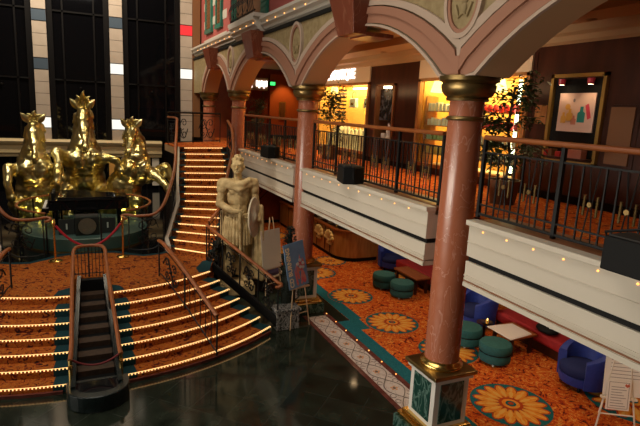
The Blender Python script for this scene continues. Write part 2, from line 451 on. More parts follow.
# lobby back walls
struct(MB().box(9.6, 9.8, 0, 20, 0, 2.78).build('wall_lobby_side', 'redwood'))
b = MB(); b.box(4.9, 9.8, 20, 20.2, 0, 3.0)
w = struct(b.build('wall_lobby_back', 'redwood'))
for k, cx in enumerate((6.3, 7.6, 8.9)):
    b = MB(); q = .55
    for r0, r1 in ((q, q - .06), (q * .55, q * .55 - .05)):
        out = [(cx + r0, 1.35), (cx, 1.35 + r0), (cx - r0, 1.35), (cx, 1.35 - r0)]; inn = [(cx + r1, 1.35), (cx, 1.35 + r1), (cx - r1, 1.35), (cx, 1.35 - r1)]
        vs = [(x, 19.985, z) for x, z in out + inn]; b.add(vs, [(i, (i + 1) % 4, 4 + (i + 1) % 4, 4 + i) for i in range(4)])
    b.build('diamond_inlay', 'mahog', w)
MB().box(4.9, 9.8, 19.95, 20, 0, .12).build('skirting', 'black', w)

# promenade deck slab, its carpet and the lobby ceiling under it
b = MB(); b.box(4.95, 10.8, -3, 23, 2.78, 3.27)
b.prism([(2.72, 17.15), (4.36, 17.35), (4.95, 17.35), (4.95, 20.5), (2.6, 19.0)], 3.05, 3.27)
struct(b.build('floor_promenade_slab', 'soffit'))
b = MB(); b.box(5.0, 10.8, -3, 23, 3.27, MID); b.prism([(2.72, 17.15), (4.36, 17.35), (5.0, 17.35), (5.0, 20.4), (2.6, 19.0)], 3.27, MID)
struct(b.build('floor_promenade_carpet', 'carpet'))

# promenade inner wall with three openings
WX = 7.6
def wall_piece(b, y0, y1, z0, z1, d=.12): b.box(WX, WX + d, y0, y1, z0, z1)
b = MB()
wall_piece(b, -3, 7.4, MID, 6.0)
wall_piece(b, 10.96, 12.0, MID, 6.0); wall_piece(b, 13.0, 13.42, MID, 6.0); wall_piece(b, 12.0, 13.0, MID, 3.95); wall_piece(b, 12.0, 13.0, 5.48, 6.0)
wall_piece(b, 7.4, 10.96, MID, 3.5); wall_piece(b, 13.42, 17.2, MID, 3.5)
for y in (3.2, 4.2, 5.2, 7.3): b.box(WX - .012, WX, y, y + .03, MID + .15, 5.9)
b.box(WX - .012, WX, -3, 5.65, 4.98, 5.0)
pw = struct(b.build('wall_promenade', 'mahog'), 'dark mahogany panelled promenade wall')
MB().box(WX - .02, WX, 5.28, 5.68, 4.05, 4.94).build('lighter_panel', 'shutter', pw, label='lighter brown wood panel')
b = MB(); b.box(WX - .03, WX, -3, 7.4, MID, MID + .13); b.box(WX - .03, WX, 10.96, 13.42, MID, MID + .13); b.build('skirting', 'black', pw)
b = MB(); b.box(WX - .04, WX + .12, 7.4, 10.96, 5.55, 6.0); b.box(WX - .04, WX + .12, 13.42, 17.2, 5.55, 6.05)
b.build('shop_header', 'header', pw, label='cream header band above the shop window')
b = MB()
for y0, y1 in ((7.4, 10.96), (13.42, 17.2)):
    for y in (y0, y1 - .09): b.box(WX - .05, WX + .06, y, y + .09, MID, 5.55)
    b.box(WX - .05, WX + .06, y0, y1, 5.49, 5.56)
    b.box(WX - .05, WX + .06, y0, y1, 3.46, 3.54)
b.build('shop_frame', 'woodlight', pw)
struct(MB().box(WX + .02, WX + .03, 7.49, 10.87, 3.54, 5.49).build('window_1', 'glass'))
struct(MB().box(WX + .02, WX + .03, 13.51, 17.11, 3.54, 5.49).build('window_2', 'glass'))
# far end of the hall
b = MB(); b.box(5.0, 10.8, 22.9, 23.05, MID, 6.4)
fw = struct(b.build('wall_promenade_end', 'redwood'))
b = MB(); b.box(7.75, 10.8, 22.80, 22.9, MID, 6.2); b.build('orange_glow_panel', 'hallglow', fw, label='wall panel with the orange glow in its colour')
b = MB(); b.box(6.55, 7.55, 22.55, 22.9, 5.45, 5.98); b.build('sign_band', 'tan', fw)
struct(MB().box(WX, WX + .12, 17.2, 17.35, MID, 6.4).box(WX, 10.8, 17.2, 17.35, MID, 6.4).build('wall_promenade_return', 'redwood'))
# promenade ceiling: stepped soffit and cornice
b = MB(); b.box(4.75, 10.8, -3, 23, 6.42, 6.6); b.box(WX - .9, WX, -3, 17.2, 6.25, 6.42)
cl = struct(b.build('ceiling_promenade', 'ceil'))
b = MB(); b.prism([(WX - .25, 6.25), (WX - .2, 6.14), (WX - .12, 6.1), (WX - .08, 6.02), (WX, 5.98), (WX, 6.25)], -3, 17.2, 'y')
struct(b.build('trim_2', 'tan'), 'cornice moulding along the promenade wall')
for y in (12.13, 8.9, 5.96, 15.2):
    d = thing('downlight', {12.13: 'small round downlight in promenade ceiling above the dark display box', 8.9: 'small round downlight in promenade ceiling behind nearest column', 5.96: 'small round downlight in promenade ceiling above framed perfume advert', 15.2: 'small round downlight in promenade ceiling before the lit boutique sign'}[y], 'downlight', (7.2 if y != 5.96 else 7.95 - .75, y, 6.25))
    b = MB(); b.lathe([(.085, -.012), (.085, 0), (.06, 0), (.06, -.012)], d.location, 16); b.build('trim_ring', 'tan', d)
    MB().lathe([(.058, -.008), (.001, -.008)], d.location, 16).build('lens', 'down', d)

# ---------------------------------------------------------------- balcony fascia, ledge and railings
COLY = [-.1, 5.45, 11.0, 16.6, 21.0]
SEG = [(.3, 4.95, 'nearest'), (5.82, 10.44, 'middle'), (10.98, 15.5, 'far')]
seglab = {'nearest': 'at the right edge, right of the nearest pink column', 'middle': 'between the nearest and the second pink columns', 'far': 'beside the upper stair, left of the second pink column'}
def fascia(y0, y1, key):
    t = thing('balcony_fascia', 'cream balcony front ' + seglab[key], 'balcony front', (4.35, y0, 2.56))
    b = MB()
    b.box(4.35, 4.72, y0, y1, 2.957, 3.354)           # upper panel
    b.box(4.35, 4.72, y0, y1, 2.56, 2.891)            # lower panel
    b.box(4.335, 4.37, y0, y1, 2.56, 2.617); b.box(4.335, 4.37, y0, y1, 2.697, 2.711); b.box(4.34, 4.37, y0, y1, 2.655, 2.669)
    b.box(4.337, 4.37, y0, y1, 3.137, 3.146)
    b.build('panel', 'fascia', t)
    MB().box(4.38, 4.70, y0 + .01, y1 - .01, 2.891, 2.957).build('slot', 'black', t)
    MB().box(4.338, 4.74, y0, y1, 2.628, 2.643).build('groove_line', 'brownfloor', t)
    b = MB(); b.box(4.30, 4.48, y0 - .02, y1 + .02, 3.354, 3.42); b.build('ledge', 'fascia', t, bevel=.012)
    MB().box(4.48, 4.99, y0, y1, 3.30, 3.41).build('ledge_board', 'brownfloor', t)
    n = int((y1 - y0) / .39)
    for i in range(n):
        y = y1 - .25 - i * .39
        MB().ell((4.347, y, 3.312), .011, 8).build('bulb', 'bulb', t)
    return t
for a in SEG: fascia(*a)

def railing(y0, y1, key):
    X = 4.62; zb = 3.47; zt = 4.43
    t = thing('balcony_railing', 'black iron railing with wooden handrail ' + seglab[key], 'railing', (X, y0, 3.41))
    MB().tube([(X, y0, zt), (X, y1, zt)], .045, 10, rz=.032).build('handrail', 'wood', t, smooth=60)
    MB().box(X - .018, X + .018, y0, y1, zb - .03, zb).build('bottom_rail', 'iron', t)
    b = MB(); b.box(X - .012, X + .012, y0, y1, 4.235, 4.255); b.box(X - .012, X + .012, y0, y1, zb + .1, zb + .118); b.build('cross_rail', 'iron', t)
    L = y1 - y0; n = round(L / 1.15)
    for i in range(n + 1):
        y = y0 + L * i / n
        MB().box(X - .022, X + .022, y - .022, y + .022, 3.41, zt - .02).build('post', 'iron', t)
    for i in range(n):
        ya = y0 + L * i / n; s = L / n
        for k in range(1, 9):
            if k in (3, 6): continue
            y = ya + s * k / 9
            MB().box(X - .008, X + .008, y - .008, y + .008, zb, 4.25).build('baluster', 'iron', t)
        for k in (3, 6):
            y = ya + s * k / 9
            b = MB()
            for q in (-1, 1):
                b.tube([(X, y + q * .055, 4.24), (X, y + q * .012, 3.86), (X, y + q * .055, zb)], .008, 5)
            o = b.build('bowed_rods', 'iron', t)
            MB().lathe([(.028, -.008), (.028, .008)], (0, 0, 0), 12).add([], []).build('brass_disc', 'bronze', o, local=True)
            d = o.children[0]; d.location = (-.012, y - y0, 3.86 - 3.41); d.rotation_euler = (0, PI / 2, 0)
            for q in (-1, 1):
                b = MB(); b.lathe([(.011 + .004 * (j % 2), j * .016) for j in range(14)], (X, y + q * .075, 3.74), 8); b.build('brass_sleeve', 'bronze', o)
    return t
railing(.35, 5.12, 'nearest'); railing(5.95, 10.5, 'middle'); railing(11.15, 15.9, 'far')

def stage_light(x, y, z, rz, label, s=1.0):
    t = thing('stage_light', label, 'stage light', (x, y, z), rz)
    b = MB(); b.prism([(-.3 * s, 0), (-.16 * s, -.2 * s), (.16 * s, -.2 * s), (.3 * s, 0), (.26 * s, .2 * s), (-.26 * s, .2 * s)], 0, .30 * s)
    b.build('housing', 'black', t, local=True, bevel=.012)
    b = MB(); b.box(-.24 * s, .24 * s, -.11 * s, .17 * s, .30 * s, .315 * s); b.build('top_vent', 'speaker', t, local=True)
    b = MB(); b.tube([(-.3 * s, .02, .1 * s), (-.36 * s, .05, .3 * s), (0, .06, .4 * s), (.36 * s, .05, .3 * s), (.3 * s, .02, .1 * s)], .014 * s, 5)
    b.build('yoke', 'iron', t, local=True)
    return t
stage_light(4.40, 12.75, 3.42, PI / 2 + .1, 'black stage light on cream ledge beyond second column, farthest of the three', .95)
stage_light(4.36, 8.2, 3.42, PI / 2 - .25, 'black stage light on cream ledge between the two large pink columns', 1.0)
stage_light(4.28, 2.68, 3.42, PI / 2, 'large black stage light cut off by the right edge', 1.0)

# ---------------------------------------------------------------- columns
def column(y, label):
    X = 4.6; t = thing('column', label, 'column', (X, y, 0))
    b = MB(); b.box(X - .44, X + .44, y - .44, y + .44, 0, .20); b.build('plinth', 'greenmarble', t)
    b = MB(); b.box(X - .41, X + .41, y - .41, y + .41, .20, .27); b.box(X - .36, X + .36, y - .36, y + .36, .27, .33); b.build('brass_moulding', 'brass', t, bevel=.02)
    b = MB(); b.box(X - .29, X + .29, y - .29, y + .29, .33, 1.10); b.box(X - .33, X + .33, y - .33, y + .33, 1.04, 1.10); b.build('pedestal', 'white', t)
    b = MB()
    for s in (-1, 1):
        b.box(X + s * .29, X + s * .302, y - .2, y + .2, .40, 1.0); b.box(X - .2, X + .2, y + s * .29, y + s * .302, .40, 1.0)
    b.build('marble_inset', 'greenmarble', t)
    b = MB(); b.box(X - .37, X + .37, y - .37, y + .37, 1.10, 1.16); b.build('top_slab', 'bronze', t, bevel=.012)
    b = MB(); b.lathe([(.30, 1.16), (.315, 1.19), (.30, 1.225), (.27, 1.24), (.255, 1.27)], (X, y, 0), 32); b.build('base_ring', 'brass', t, smooth=60)
    b = MB(); b.lathe([(.245, 1.24), (.243, 2.5), (.225, 4.64)], (X, y, 0), 32); b.build('shaft', 'pinkmarble', t, smooth=60)
    b = MB(); b.lathe([(.232, 4.62), (.256, 4.635), (.256, 4.665), (.232, 4.68)], (X, y, 0), 32); b.build('neck_ring', 'bronze', t, smooth=60)
    b = MB(); b.lathe([(.222, 4.66), (.222, 4.88)], (X, y, 0), 32); b.build('neck', 'pinkmarble', t, smooth=60)
    b = MB(); b.lathe([(.235, 4.87), (.27, 4.875), (.278, 4.90), (.265, 4.92), (.30, 4.94), (.335, 4.98), (.352, 5.04), (.352, 5.08), (.335, 5.09), (.345, 5.11), (.385, 5.125), (.39, 5.18)], (X, y, 0), 32)
    b.build('capital', 'bronze', t, smooth=50)
column(5.53, 'nearest pink marble column on a white and green pedestal, right of centre')
column(10.86, 'second pink marble column, mid picture beside the easel')
column(16.6, 'third pink marble column, behind the head of the upper stair rail')
column(21.0, 'farthest and smallest pink marble column, beside the tiled back wall')

# ---------------------------------------------------------------- arcade wall
AX0, AX1 = 4.36, 4.84
def arch_curve(ya, yb, d, n=28):
    """curve offset d outward from the arch soffit between two columns, clamped at the column axes"""
    h = (yb - ya) / 2 - .36; rise = .92; c = (ya + yb) / 2; R = (h * h + rise * rise) / (2 * rise); zc = 6.09 - R
    th = math.asin(h / R); thx = th * 1.4; out = []
    for i in range(n + 1):
        a = -thx + 2 * thx * i / n; r = R + d * (1 + .55 * min(1, abs(a) / th) ** 1.6)
        y = c + r * math.sin(a); z = zc + r * math.cos(a)
        y = min(max(y, ya), yb); z = max(z, 5.17)
        out.append((y, z))
    return out
bays = [(COLY[i], COLY[i + 1]) for i in range(4)]
b = MB()
for ya, yb in bays:
    cv = [(ya, 5.17)] + arch_curve(ya, yb, 0) + [(yb, 5.17)]
    for i in range(len(cv) - 1):
        (y0, z0), (y1, z1) = cv[i], cv[i + 1]
        if y1 - y0 < 1e-4 : continue
        b.box(AX0, AX1, y0, y1, (z0 + z1) / 2, 6.62) if False else b.add(
            [(AX0, y0, z0), (AX0, y1, z1), (AX0, y1, 6.62), (AX0, y0, 6.62), (AX1, y0, z0), (AX1, y1, z1), (AX1, y1, 6.62), (AX1, y0, 6.62)],
            [(0, 1, 2, 3), (7, 6, 5, 4), (0, 4, 5, 1)])
b.box(AX0, AX1, 21.0, 23, 5.17, 6.62)
aw = struct(b.build('wall_arcade', 'spandrel'), 'arcade wall of round arches on pink columns')
def band(ya, yb, d0, d1, x, m, name, z_lo=5.17):
    A = arch_curve(ya, yb, d0); B = arch_curve(ya, yb, d1); b = MB(); n = len(A)
    vs = [(x, *p) for p in A] + [(x, *p) for p in B] + [(AX0, *p) for p in A] + [(AX0, *p) for p in B]
    fs = []
    for i in range(n - 1):
        fs += [(i, i + 1, n + i + 1, n + i), (2 * n + i, i, i + 1, 2 * n + i + 1)[::-1], (n + i, n + i + 1, 3 * n + i + 1, 3 * n + i)]
    b.add(vs, fs); b.build(name, m, aw)
for ya, yb in bays:
    band(ya, yb, .0, .032, AX0 - .05, 'archwhite', 'arch_edge')
    band(ya, yb, .032, .048, AX0 - .02, 'archdark', 'arch_line')
    band(ya, yb, .048, .18, AX0 - .025, 'archpink', 'arch_band')
    band(ya, yb, .18, .285, AX0 - .06, 'archpink', 'arch_band')
    band(ya, yb, .285, .305, AX0 - .02, 'archdark', 'arch_line')
    band(ya, yb, .305, .385, AX0 - .045, 'archwhite', 'arch_edge')
    for yc in (ya, yb):
        if yc in (COLY[1], COLY[2], COLY[3]) and yc == yb: MB().box(AX0 - .062, AX0, yc - .05, yc + .05, 5.19, 5.42).build('arch_foot', 'archpink', aw)
    # soffit lining
    cv = arch_curve(ya, yb, -.006); b = MB()
    vs = [(AX0 - .01, *p) for p in cv] + [(AX1 + .01, *p) for p in cv]; n = len(cv)
    b.add(vs, [(i, i + 1, n + i + 1, n + i) for i in range(n - 1)]); b.build('arch_soffit', 'soffit', aw, smooth=40)
def oval(b, y, z, ry, rz, x0, x1, n=28):
    b.prism([(y + ry * math.cos(2 * PI * i / n), z + rz * math.sin(2 * PI * i / n)) for i in range(n)], x0, x1, 'x')
def oval_ring(b, y, z, r0, r1, x0, x1, n=32):
    vs = []
    for (ry, rz) in (r0, r1):
        for x in (x0, x1):
            for i in range(n): vs.append((x, y + ry * math.cos(2 * PI * i / n), z + rz * math.sin(2 * PI * i / n)))
    fs = []
    for i in range(n):
        j = (i + 1) % n
        fs += [(i, j, 2 * n + j, 2 * n + i), (i, n + i, n + j, j), (2 * n + i, 2 * n + j, 3 * n + j, 3 * n + i)]
    b.add(vs, fs)
for y, lab in ((5.45, 'oval relief medallion above the nearest column'), (11.05, 'oval relief medallion above the second column'), (16.7, 'oval relief medallion above the third column')):
    t = thing('wall_medallion', lab, 'medallion', (AX0, y, 6.08))
    zc = 6.09
    b = MB(); oval_ring(b, y, zc, (.36, .46), (.30, .40), AX0 - .06, AX0); b.build('outer_rim', 'archwhite', t)
    b = MB(); oval_ring(b, y, zc, (.30, .40), (.25, .35), AX0 - .045, AX0); b.build('inner_rim', 'archpink', t)
    b = MB(); oval(b, y, zc, .25, .35, AX0 - .02, AX0); b.build('field', 'spandrel', t)
    b = MB(); b.ell((AX0 - .02, y, zc + .06), (.03, .09, .12), 12); b.tube([(AX0 - .025, y - .15, zc - .05), (AX0 - .025, y - .08, zc - .2), (AX0 - .025, y, zc - .15), (AX0 - .025, y + .08, zc - .2), (AX0 - .025, y + .15, zc - .05)], .022, 6)
    b.ell((AX0 - .02, y, zc - .1), (.025, .06, .07), 10); b.build('relief', 'spandrel', t, smooth=60)
def keystone(y, label):
    b = MB(); w0, w1 = .30, .46
    # tapering block leaning forward from arch crown up to cornice
    x0, x1 = 4.36, 3.98
    vs = [(x0, y - w0, 5.95), (x0, y + w0, 5.95), (x1 + .14, y - w0, 5.95), (x1 + .14, y + w0, 5.95), (x0, y - w1, 6.62), (x0, y + w1, 6.62), (x1, y - w1, 6.62), (x1, y + w1, 6.62)]
    b.add(vs, [(0, 1, 3, 2), (4, 6, 7, 5), (2, 3, 7, 6), (0, 2, 6, 4), (1, 5, 7, 3), (0, 4, 5, 1)])
    b.box(4.36, 4.9, y - .3, y + .3, 5.93, 6.0)
    return b.build('keystone', 'bigstone', aw, bevel=.012)
keystone(2.65, 'red marble keystone block of the arch at the right edge')
keystone(8.25, 'red marble keystone block over the arch right of the second column')
keystone(13.85, 'red marble keystone block over the arch left of the second column')
keystone(18.85, 'red marble keystone block over the farthest small arch')

# cornice with bulbs above the arcade
b = MB(); prof = [(4.84, 6.60), (4.30, 6.60), (4.26, 6.66), (4.20, 6.68), (4.18, 6.74), (4.10, 6.78), (4.10, 6.80), (4.14, 6.82), (4.14, 6.86), (4.06, 6.90), (4.06, 6.97), (4.84, 6.97)]
pr2 = [(x + .17 if x < 4.8 else x, z) for x, z in prof]
b.prism(pr2, -1, 13.5, 'y'); b.prism(pr2, 15.95, 23, 'y')
b.prism(prof, 13.5, 15.95, 'y')
t2 = struct(b.build('trim_3', 'cream'), 'cream cornice above the arches with small bulbs')
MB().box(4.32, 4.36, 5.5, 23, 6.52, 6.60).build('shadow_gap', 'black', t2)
for i in range(22):
    y = 8.6 + i * .62; xx = 4.095 if 13.5 < y < 15.95 else 4.265
    MB().ell((xx, y, 6.81), .016, 8).build('bulb', 'bulb', t2)

# upper street-like facade
b = MB(); b.box(4.75, 5.0, 12.4, 23, 6.97, 9.6)
uf = struct(b.build('wall_upper_facade', 'pinkwall'), 'pink and cream striped upper facade')
b = MB()
for z0, z1 in ((6.97, 7.30), (7.75, 8.05), (8.45, 8.75), (9.1, 9.4)): b.box(4.73, 4.75, 18.7, 22.9, z0, z1)
b.build('cream_stripe', 'cream', uf)
b = MB(); b.box(4.68, 4.75, 18.2, 18.65, 6.97, 9.6); b.box(4.68, 4.75, 22.6, 23, 6.97, 9.6); b.build('pink_pilaster', 'pinkwall', uf)
for i, (y0, y1) in enumerate(((19.45, 20.35), (21.05, 22.15))):
    w = MB()
    w.box(4.66, 4.75, y0, y0 + .14, 7.55, 9.6); w.box(4.66, 4.75, y1 - .14, y1, 7.55, 9.6); w.box(4.64, 4.75, y0 - .03, y1 + .03, 7.50, 7.64)
    wo = struct(w.build('window_%d' % (i + 3), 'winframe'), ('green framed louvred window nearer the iron balcony', 'green framed louvred window nearest the tiled pilaster')[i])
    b = MB(); b.box(4.70, 4.72, y0 + .14, y1 - .14, 7.64, 9.6)
    for k in range(14): b.box(4.685, 4.71, y0 + .16, y1 - .16, 7.7 + k * .13, 7.76 + k * .13)
    b.box(4.67, 4.72, (y0 + y1) / 2 - .04, (y0 + y1) / 2 + .04, 7.64, 9.6)
    b.build('louvre', 'shutter', wo)
t = thing('upper_balcony', 'cream balcony with black iron railing high at top left of the arches', 'balcony', (4.3, 13.4, 6.97))
MB().box(4.06, 4.75, 13.4, 16.05, 6.97, 7.06).build('slab', 'cream', t)
MB().box(4.70, 4.745, 14.6, 17.5, 7.06, 9.4).build('doorway', 'shutter', t)
b = MB(); b.tube([(4.12, 13.5, 8.05), (4.12, 15.95, 8.05)], .03, 6); b.tube([(4.12, 13.5, 7.14), (4.12, 15.95, 7.14)], .02, 6); b.tube([(4.12, 15.95, 8.05), (4.7, 15.95, 8.05)], .03, 6); b.tube([(4.12, 15.95, 7.14), (4.7, 15.95, 7.14)], .02, 6)
b.build('rail', 'iron', t)
for i in range(20):
    y = 13.52 + i * .125
    bel = [(4.12, y, 7.06), (4.06, y, 7.25), (4.04, y, 7.4), (4.12, y, 7.6), (4.12, y, 8.05)]
    MB().tube(bel, .010, 5).build('baluster', 'iron', t)
for i in range(4):
    MB().tube([(4.2 + i * .14, 15.95, 7.06), (4.2 + i * .14, 15.95, 8.05)], .014, 5).build('baluster', 'iron', t)
for k, y in enumerate((14.7, 17.9)):
    b = MB(); b.box(4.68, 4.74, y - .45, y + .1, 7.06, 9.4)
    for j in range(16): b.box(4.66, 4.69, y - .42, y + .07, 7.15 + j * .14, 7.22 + j * .14)
    b.build('green_shutter', 'winframe', t)

# ---------------------------------------------------------------- atrium back wall
BY = 23.0
b = MB(); b.box(-9, 5.0, BY + .3, BY + .5, 0, 12); struct(b.build('wall_back', 'darkframe'))
b = MB(); b.box(4.30, 4.62, BY - .12, BY + .3, MID, 12); struct(b.build('trim_4', 'shutter'), 'brown corner post beside the tiled pilaster')
px = [-4.08, -1.38, 1.31, 4.05]
for i, x in enumerate(px):
    t = struct(MB().box(x - .25, x + .25, BY - .05, BY + .3, 3.06, 12).build('trim_%d' % (5 + i), 'gap'), ('tiled pilaster out at the far left', 'leftmost visible tiled pilaster behind the left gold horse', 'tiled pilaster between the middle and right gold horses', 'tiled pilaster with the red light beside the brown corner post')[i])
    b = MB(); lit = []
    n = 0; z = 3.08
    while z < 11.8:
        z1 = z + .425
        k = round((z - 3.08) / .44)
        kind = None
        if i in (1, 2) and k == 1: kind = 'lit'
        if i == 2 and k == 6: kind = 'lit'
        if i == 3 and k == 6: kind = 'lit'
        if i == 3 and k == 10: kind = 'litred'
        if i == 1 and k in (6, 10): kind = 'litblue'
        if i == 2 and k == 10: kind = 'litblue'
        if kind: lit.append((kind, z, z1))
        else: b.box(x - .24, x + .24, BY - .08, BY - .05, z, z1)
        z += .44
    b.build('stone_tiles', 'tile', t)
    for kind, z0, z1 in lit: MB().box(x - .24, x + .24, BY - .085, BY - .05, z0 + .02, z1 - .02).build('light_panel', kind, t, label={'lit': 'glowing white panel', 'litred': 'glowing red panel', 'litblue': 'dim blue panel'}[kind])
for i in range(4):
    x0 = px[i - 1] + .25 if i else -9; x1 = px[i] - .25
    w = struct(MB().box(x0, x1, BY + .12, BY + .16, 3.06, 12).build('window_%d' % (5 + i), 'darkglass'))
    b = MB()
    for x in (x0 + .02, x1 - .2): b.box(x, x + .18, BY + .02, BY + .14, 3.06, 12)
    if i:
        xm = (x0 + x1) / 2
        for s in (-1, 1): b.box(xm + s * .55 - .03, xm + s * .55 + .03, BY + .06, BY + .14, 3.06, 12)
        for z in (5.35, 7.9): b.box(x0, x1, BY + .06, BY + .14, z, z + .06)
    b.build('frame', 'darkframe', w)
    if i:
        for s in (-1, 1): MB().box(xm + s * .8 - .14, xm + s * .8 + .14, BY + .03, BY + .06, 5.36, 5.40).build('handle_bar', 'iron', w)
        MB().ell((xm, BY + .05, 5.1), .05, 8).build('lamp_knob', 'darkframe', w)
b = MB()
pr = [(BY + .3, 3.08), (BY - .30, 3.08), (BY - .34, 3.0), (BY - .28, 2.9), (BY - .16, 2.84), (BY - .16, 2.7), (BY - .22, 2.66), (BY - .22, 2.56), (BY - .12, 2.5), (BY - .12, 2.40), (BY + .3, 2.40)]
b.prism(pr, -9, 3.0, 'x')
t = struct(b.build('trim_9', 'sillcream'), 'cream moulded sill under the dark windows')
b = MB(); b.box(-9, 3.2, BY - .02, BY + .02, 1.0, 2.4)
w = struct(b.build('window_9', 'darkglass'))
for i in range(16):
    x = -4.6 + i * .5; MB().box(x - .03, x + .03, BY - .08, BY - .02, 1.0, 2.4).build('mullion', 'darkframe', w)
for x, lab in ((-.95, 'a'), (1.05, 'b'), (2.75, 'c')):
    bb = MB(); bb.box(x - .14, x + .14, BY - .1, BY - .03, 1.2, 2.35); o = bb.build('curtain', 'prodwhite' if x > 2 else 'shopback', w)

# ---------------------------------------------------------------- lower stair, landing
SC = Vector((0, 14.2, 0))
TH = math.radians(37.5)
def arc_pts(r, a0, a1, n): return [(SC.x + r * math.sin(a0 + (a1 - a0) * i / n), SC.y - r * math.cos(a0 + (a1 - a0) * i / n)) for i in range(n + 1)]
lower = thing('grand_staircase', 'wide curved lower staircase in orange carpet with lit step edges', 'staircase', (0, 14.2, 0))
NST = 7
for i in range(NST):
    r1 = 4.0 + .275 * i; z1 = LAND - RIS * i
    if i == 0: continue
    r0 = 4.0 + .275 * (i - 1) - .02
    for s in (-1, 1):
        a_in = math.asin((.42 if s > 0 else .325) / r1) * s; a_out = TH * s
        b = MB(); P = arc_pts(r1, a_in, a_out, 20) + arc_pts(r0, a_out, a_in, 20)
        b.prism(P, z1 - RIS - .02 if i < NST - 1 else 0, z1)
        # teal borders at both ends
        for (aa, ab) in ((a_in, a_in + s * .27 / r1), (a_out - s * .27 / r1, a_out)):
            b.k = 1; Q = arc_pts(r1 + .003, aa, ab, 4) + arc_pts(r0 + .02, ab, aa, 4); b.prism(Q, z1 - RIS + .005, z1 + .003); b.k = 0
        st = b.build('step', ['stair_carpet', 'tealdark'], lower)
for i in range(NST + 1):
    r1 = 4.0 + .275 * min(i, 6) + (.06 if i == 7 else 0); z1 = LAND - RIS * i if i < 7 else .03
    for s in (-1, 1):
        a_in = math.asin((.43 if s > 0 else .335) / r1) * s; a_out = TH * s
        b = MB(); b.tube([(*p, z1 - .004) for p in arc_pts(r1 + .006, a_in, a_out, 30)], .0055, 5, rz=.004)
        n = int(abs(a_out - a_in) * r1 / .055)
        for (x, y) in arc_pts(r1 + .02, a_in, a_out, n): b.bx(x, y, z1 - .016, .018, .012, .020)
        if i < 7: b.build('step_light', 'led', lower, label='glowing warm dotted step edge')
b = MB()
for s in (-1, 1): b.prism(arc_pts(5.70, .08 * s, TH * s, 20) + arc_pts(5.6, TH * s, .08 * s, 20), 0, .05)
b.build('base_kerb', 'redstone', lower)
# landing
edge = arc_pts(4.0, math.asin(.33 / 4), TH, 16)
Lp = [(.33, 11.25)] + edge + [(2.75, 11.9), (1.8, 12.85), (1.55, 12.72), (1.2, 12.68), (.85, 12.95), (.6, 13.2), (0, 13.28)]
poly = Lp + [(-x, y) for x, y in reversed(Lp[:-1])]
b = MB(); b.prism(poly, 0.02, LAND)
ld = b.build('floor_landing', 'stair_carpet'); struct(ld, 'orange carpeted landing between the stairs')
bord = [(2.0, 12.55), (1.8, 12.72), (1.5, 12.60), (1.2, 12.55), (.85, 12.78), (.6, 13.02), (0, 13.12)]
inn = [(1.8, 12.86), (1.56, 12.74), (1.2, 12.69), (.86, 12.96), (.6, 13.21), (0, 13.29)]
b = MB(); pp = bord[1:]; 
full_o = pp + [(-x, y) for x, y in reversed(pp[:-1])]; full_i = inn + [(-x, y) for x, y in reversed(inn[:-1])]
n = len(full_o); vs = [(x, y, LAND + .004) for x, y in full_o] + [(x, y, LAND + .004) for x, y in full_i]
b.add(vs, [(i, i + 1, n + i + 1, n + i) for i in range(n - 1)])
for s in (-1, 1):
    b.add([(s * .33, 10.25, LAND + .004), (s * .62, 10.27, LAND + .004), (s * .55, 10.55, LAND + .004), (s * .33, 10.7, LAND + .004)], [(0, 1, 2, 3)])
    b.add([(s * 2.2, 10.95, LAND + .004), (s * 2.44, 11.0, LAND + .004), (s * 2.72, 11.9, LAND + .004), (s * 2.45, 11.8, LAND + .004), (s * 2.2, 11.3, LAND + .004)], [(0, 1, 2, 3, 4)])
b.build('teal_border', 'tealdark', ld)
b = MB(); b.box(-6, 3.0, 12.6, BY, .02, 1.035)
struct(b.build('floor_dark_stage_surround', 'blackgloss'))

# cascade trough on the axis
t = thing('stepped_cascade', 'dark stepped cascade trough down the middle of the lower staircase', 'fountain', (0, 8.2, 0))
TY0, TY1 = 8.15, 11.2
def trz(y): return .17 + (y - 8.2) / 3.0 * .83
CX = .05
def hw(y): return .375 - (y - 8.3) / 2.9 * .10
for s in (-1, 1):
    b = MB(); q = []
    for y in (TY0, TY1):
        w = hw(y)
        q += [(CX + s * (w - .07), y), (CX + s * w, y)]
    a0, a1, c0, c1 = q
    vs = [(*a0, 0), (*a1, 0), (*c1, 0), (*c0, 0), (*a0, trz(TY0) + .14), (*a1, trz(TY0) + .14), (*c1, trz(TY1) + .12), (*c0, trz(TY1) + .12)]
    b.add(vs, [(0, 3, 2, 1), (4, 5, 6, 7), (0, 1, 5, 4), (1, 2, 6, 5), (2, 3, 7, 6), (3, 0, 4, 7)])
    b.build('side_wall', 'darkstone', t)
n = 8
for i in range(n):
    y0 = TY0 + .12 + i * (TY1 - TY0 - .25) / n; y1 = y0 + (TY1 - TY0 - .25) / n; w = hw(y1) - .07
    zt = trz(y0) - .06
    b = MB(); b.box(CX - w, CX + w, y0 + .13, y1, 0, zt); b.k = 1; b.box(CX - w, CX + w, y0, y0 + .13, 0, zt - .10)
    b.build('cascade_step', ['treadgrey', 'black'], t)
b = MB(); w = hw(TY1); b.box(CX - w, CX + w, TY1 - .13, TY1, 0, LAND - .002); b.build('head_block', 'black', t)
b = MB(); pl = [(-.46, 8.4)] + [(.46 * math.cos(a), 8.18 + .40 * math.sin(a)) for a in [PI + PI * i / 18 for i in range(19)]] + [(.46, 8.4)]
pl = [(x + .07, y) for x, y in pl]
b.prism(pl, 0, .26); b.build('rounded_plinth', 'darkstone', t, bevel=.015)
b = MB(); pl2 = [(.07 + (x - .07) * .72, 8.2 + (y - 8.2) * .62) for x, y in pl]; b.prism(pl2, .26, .262); b.build('basin_water', 'blackgloss', t)
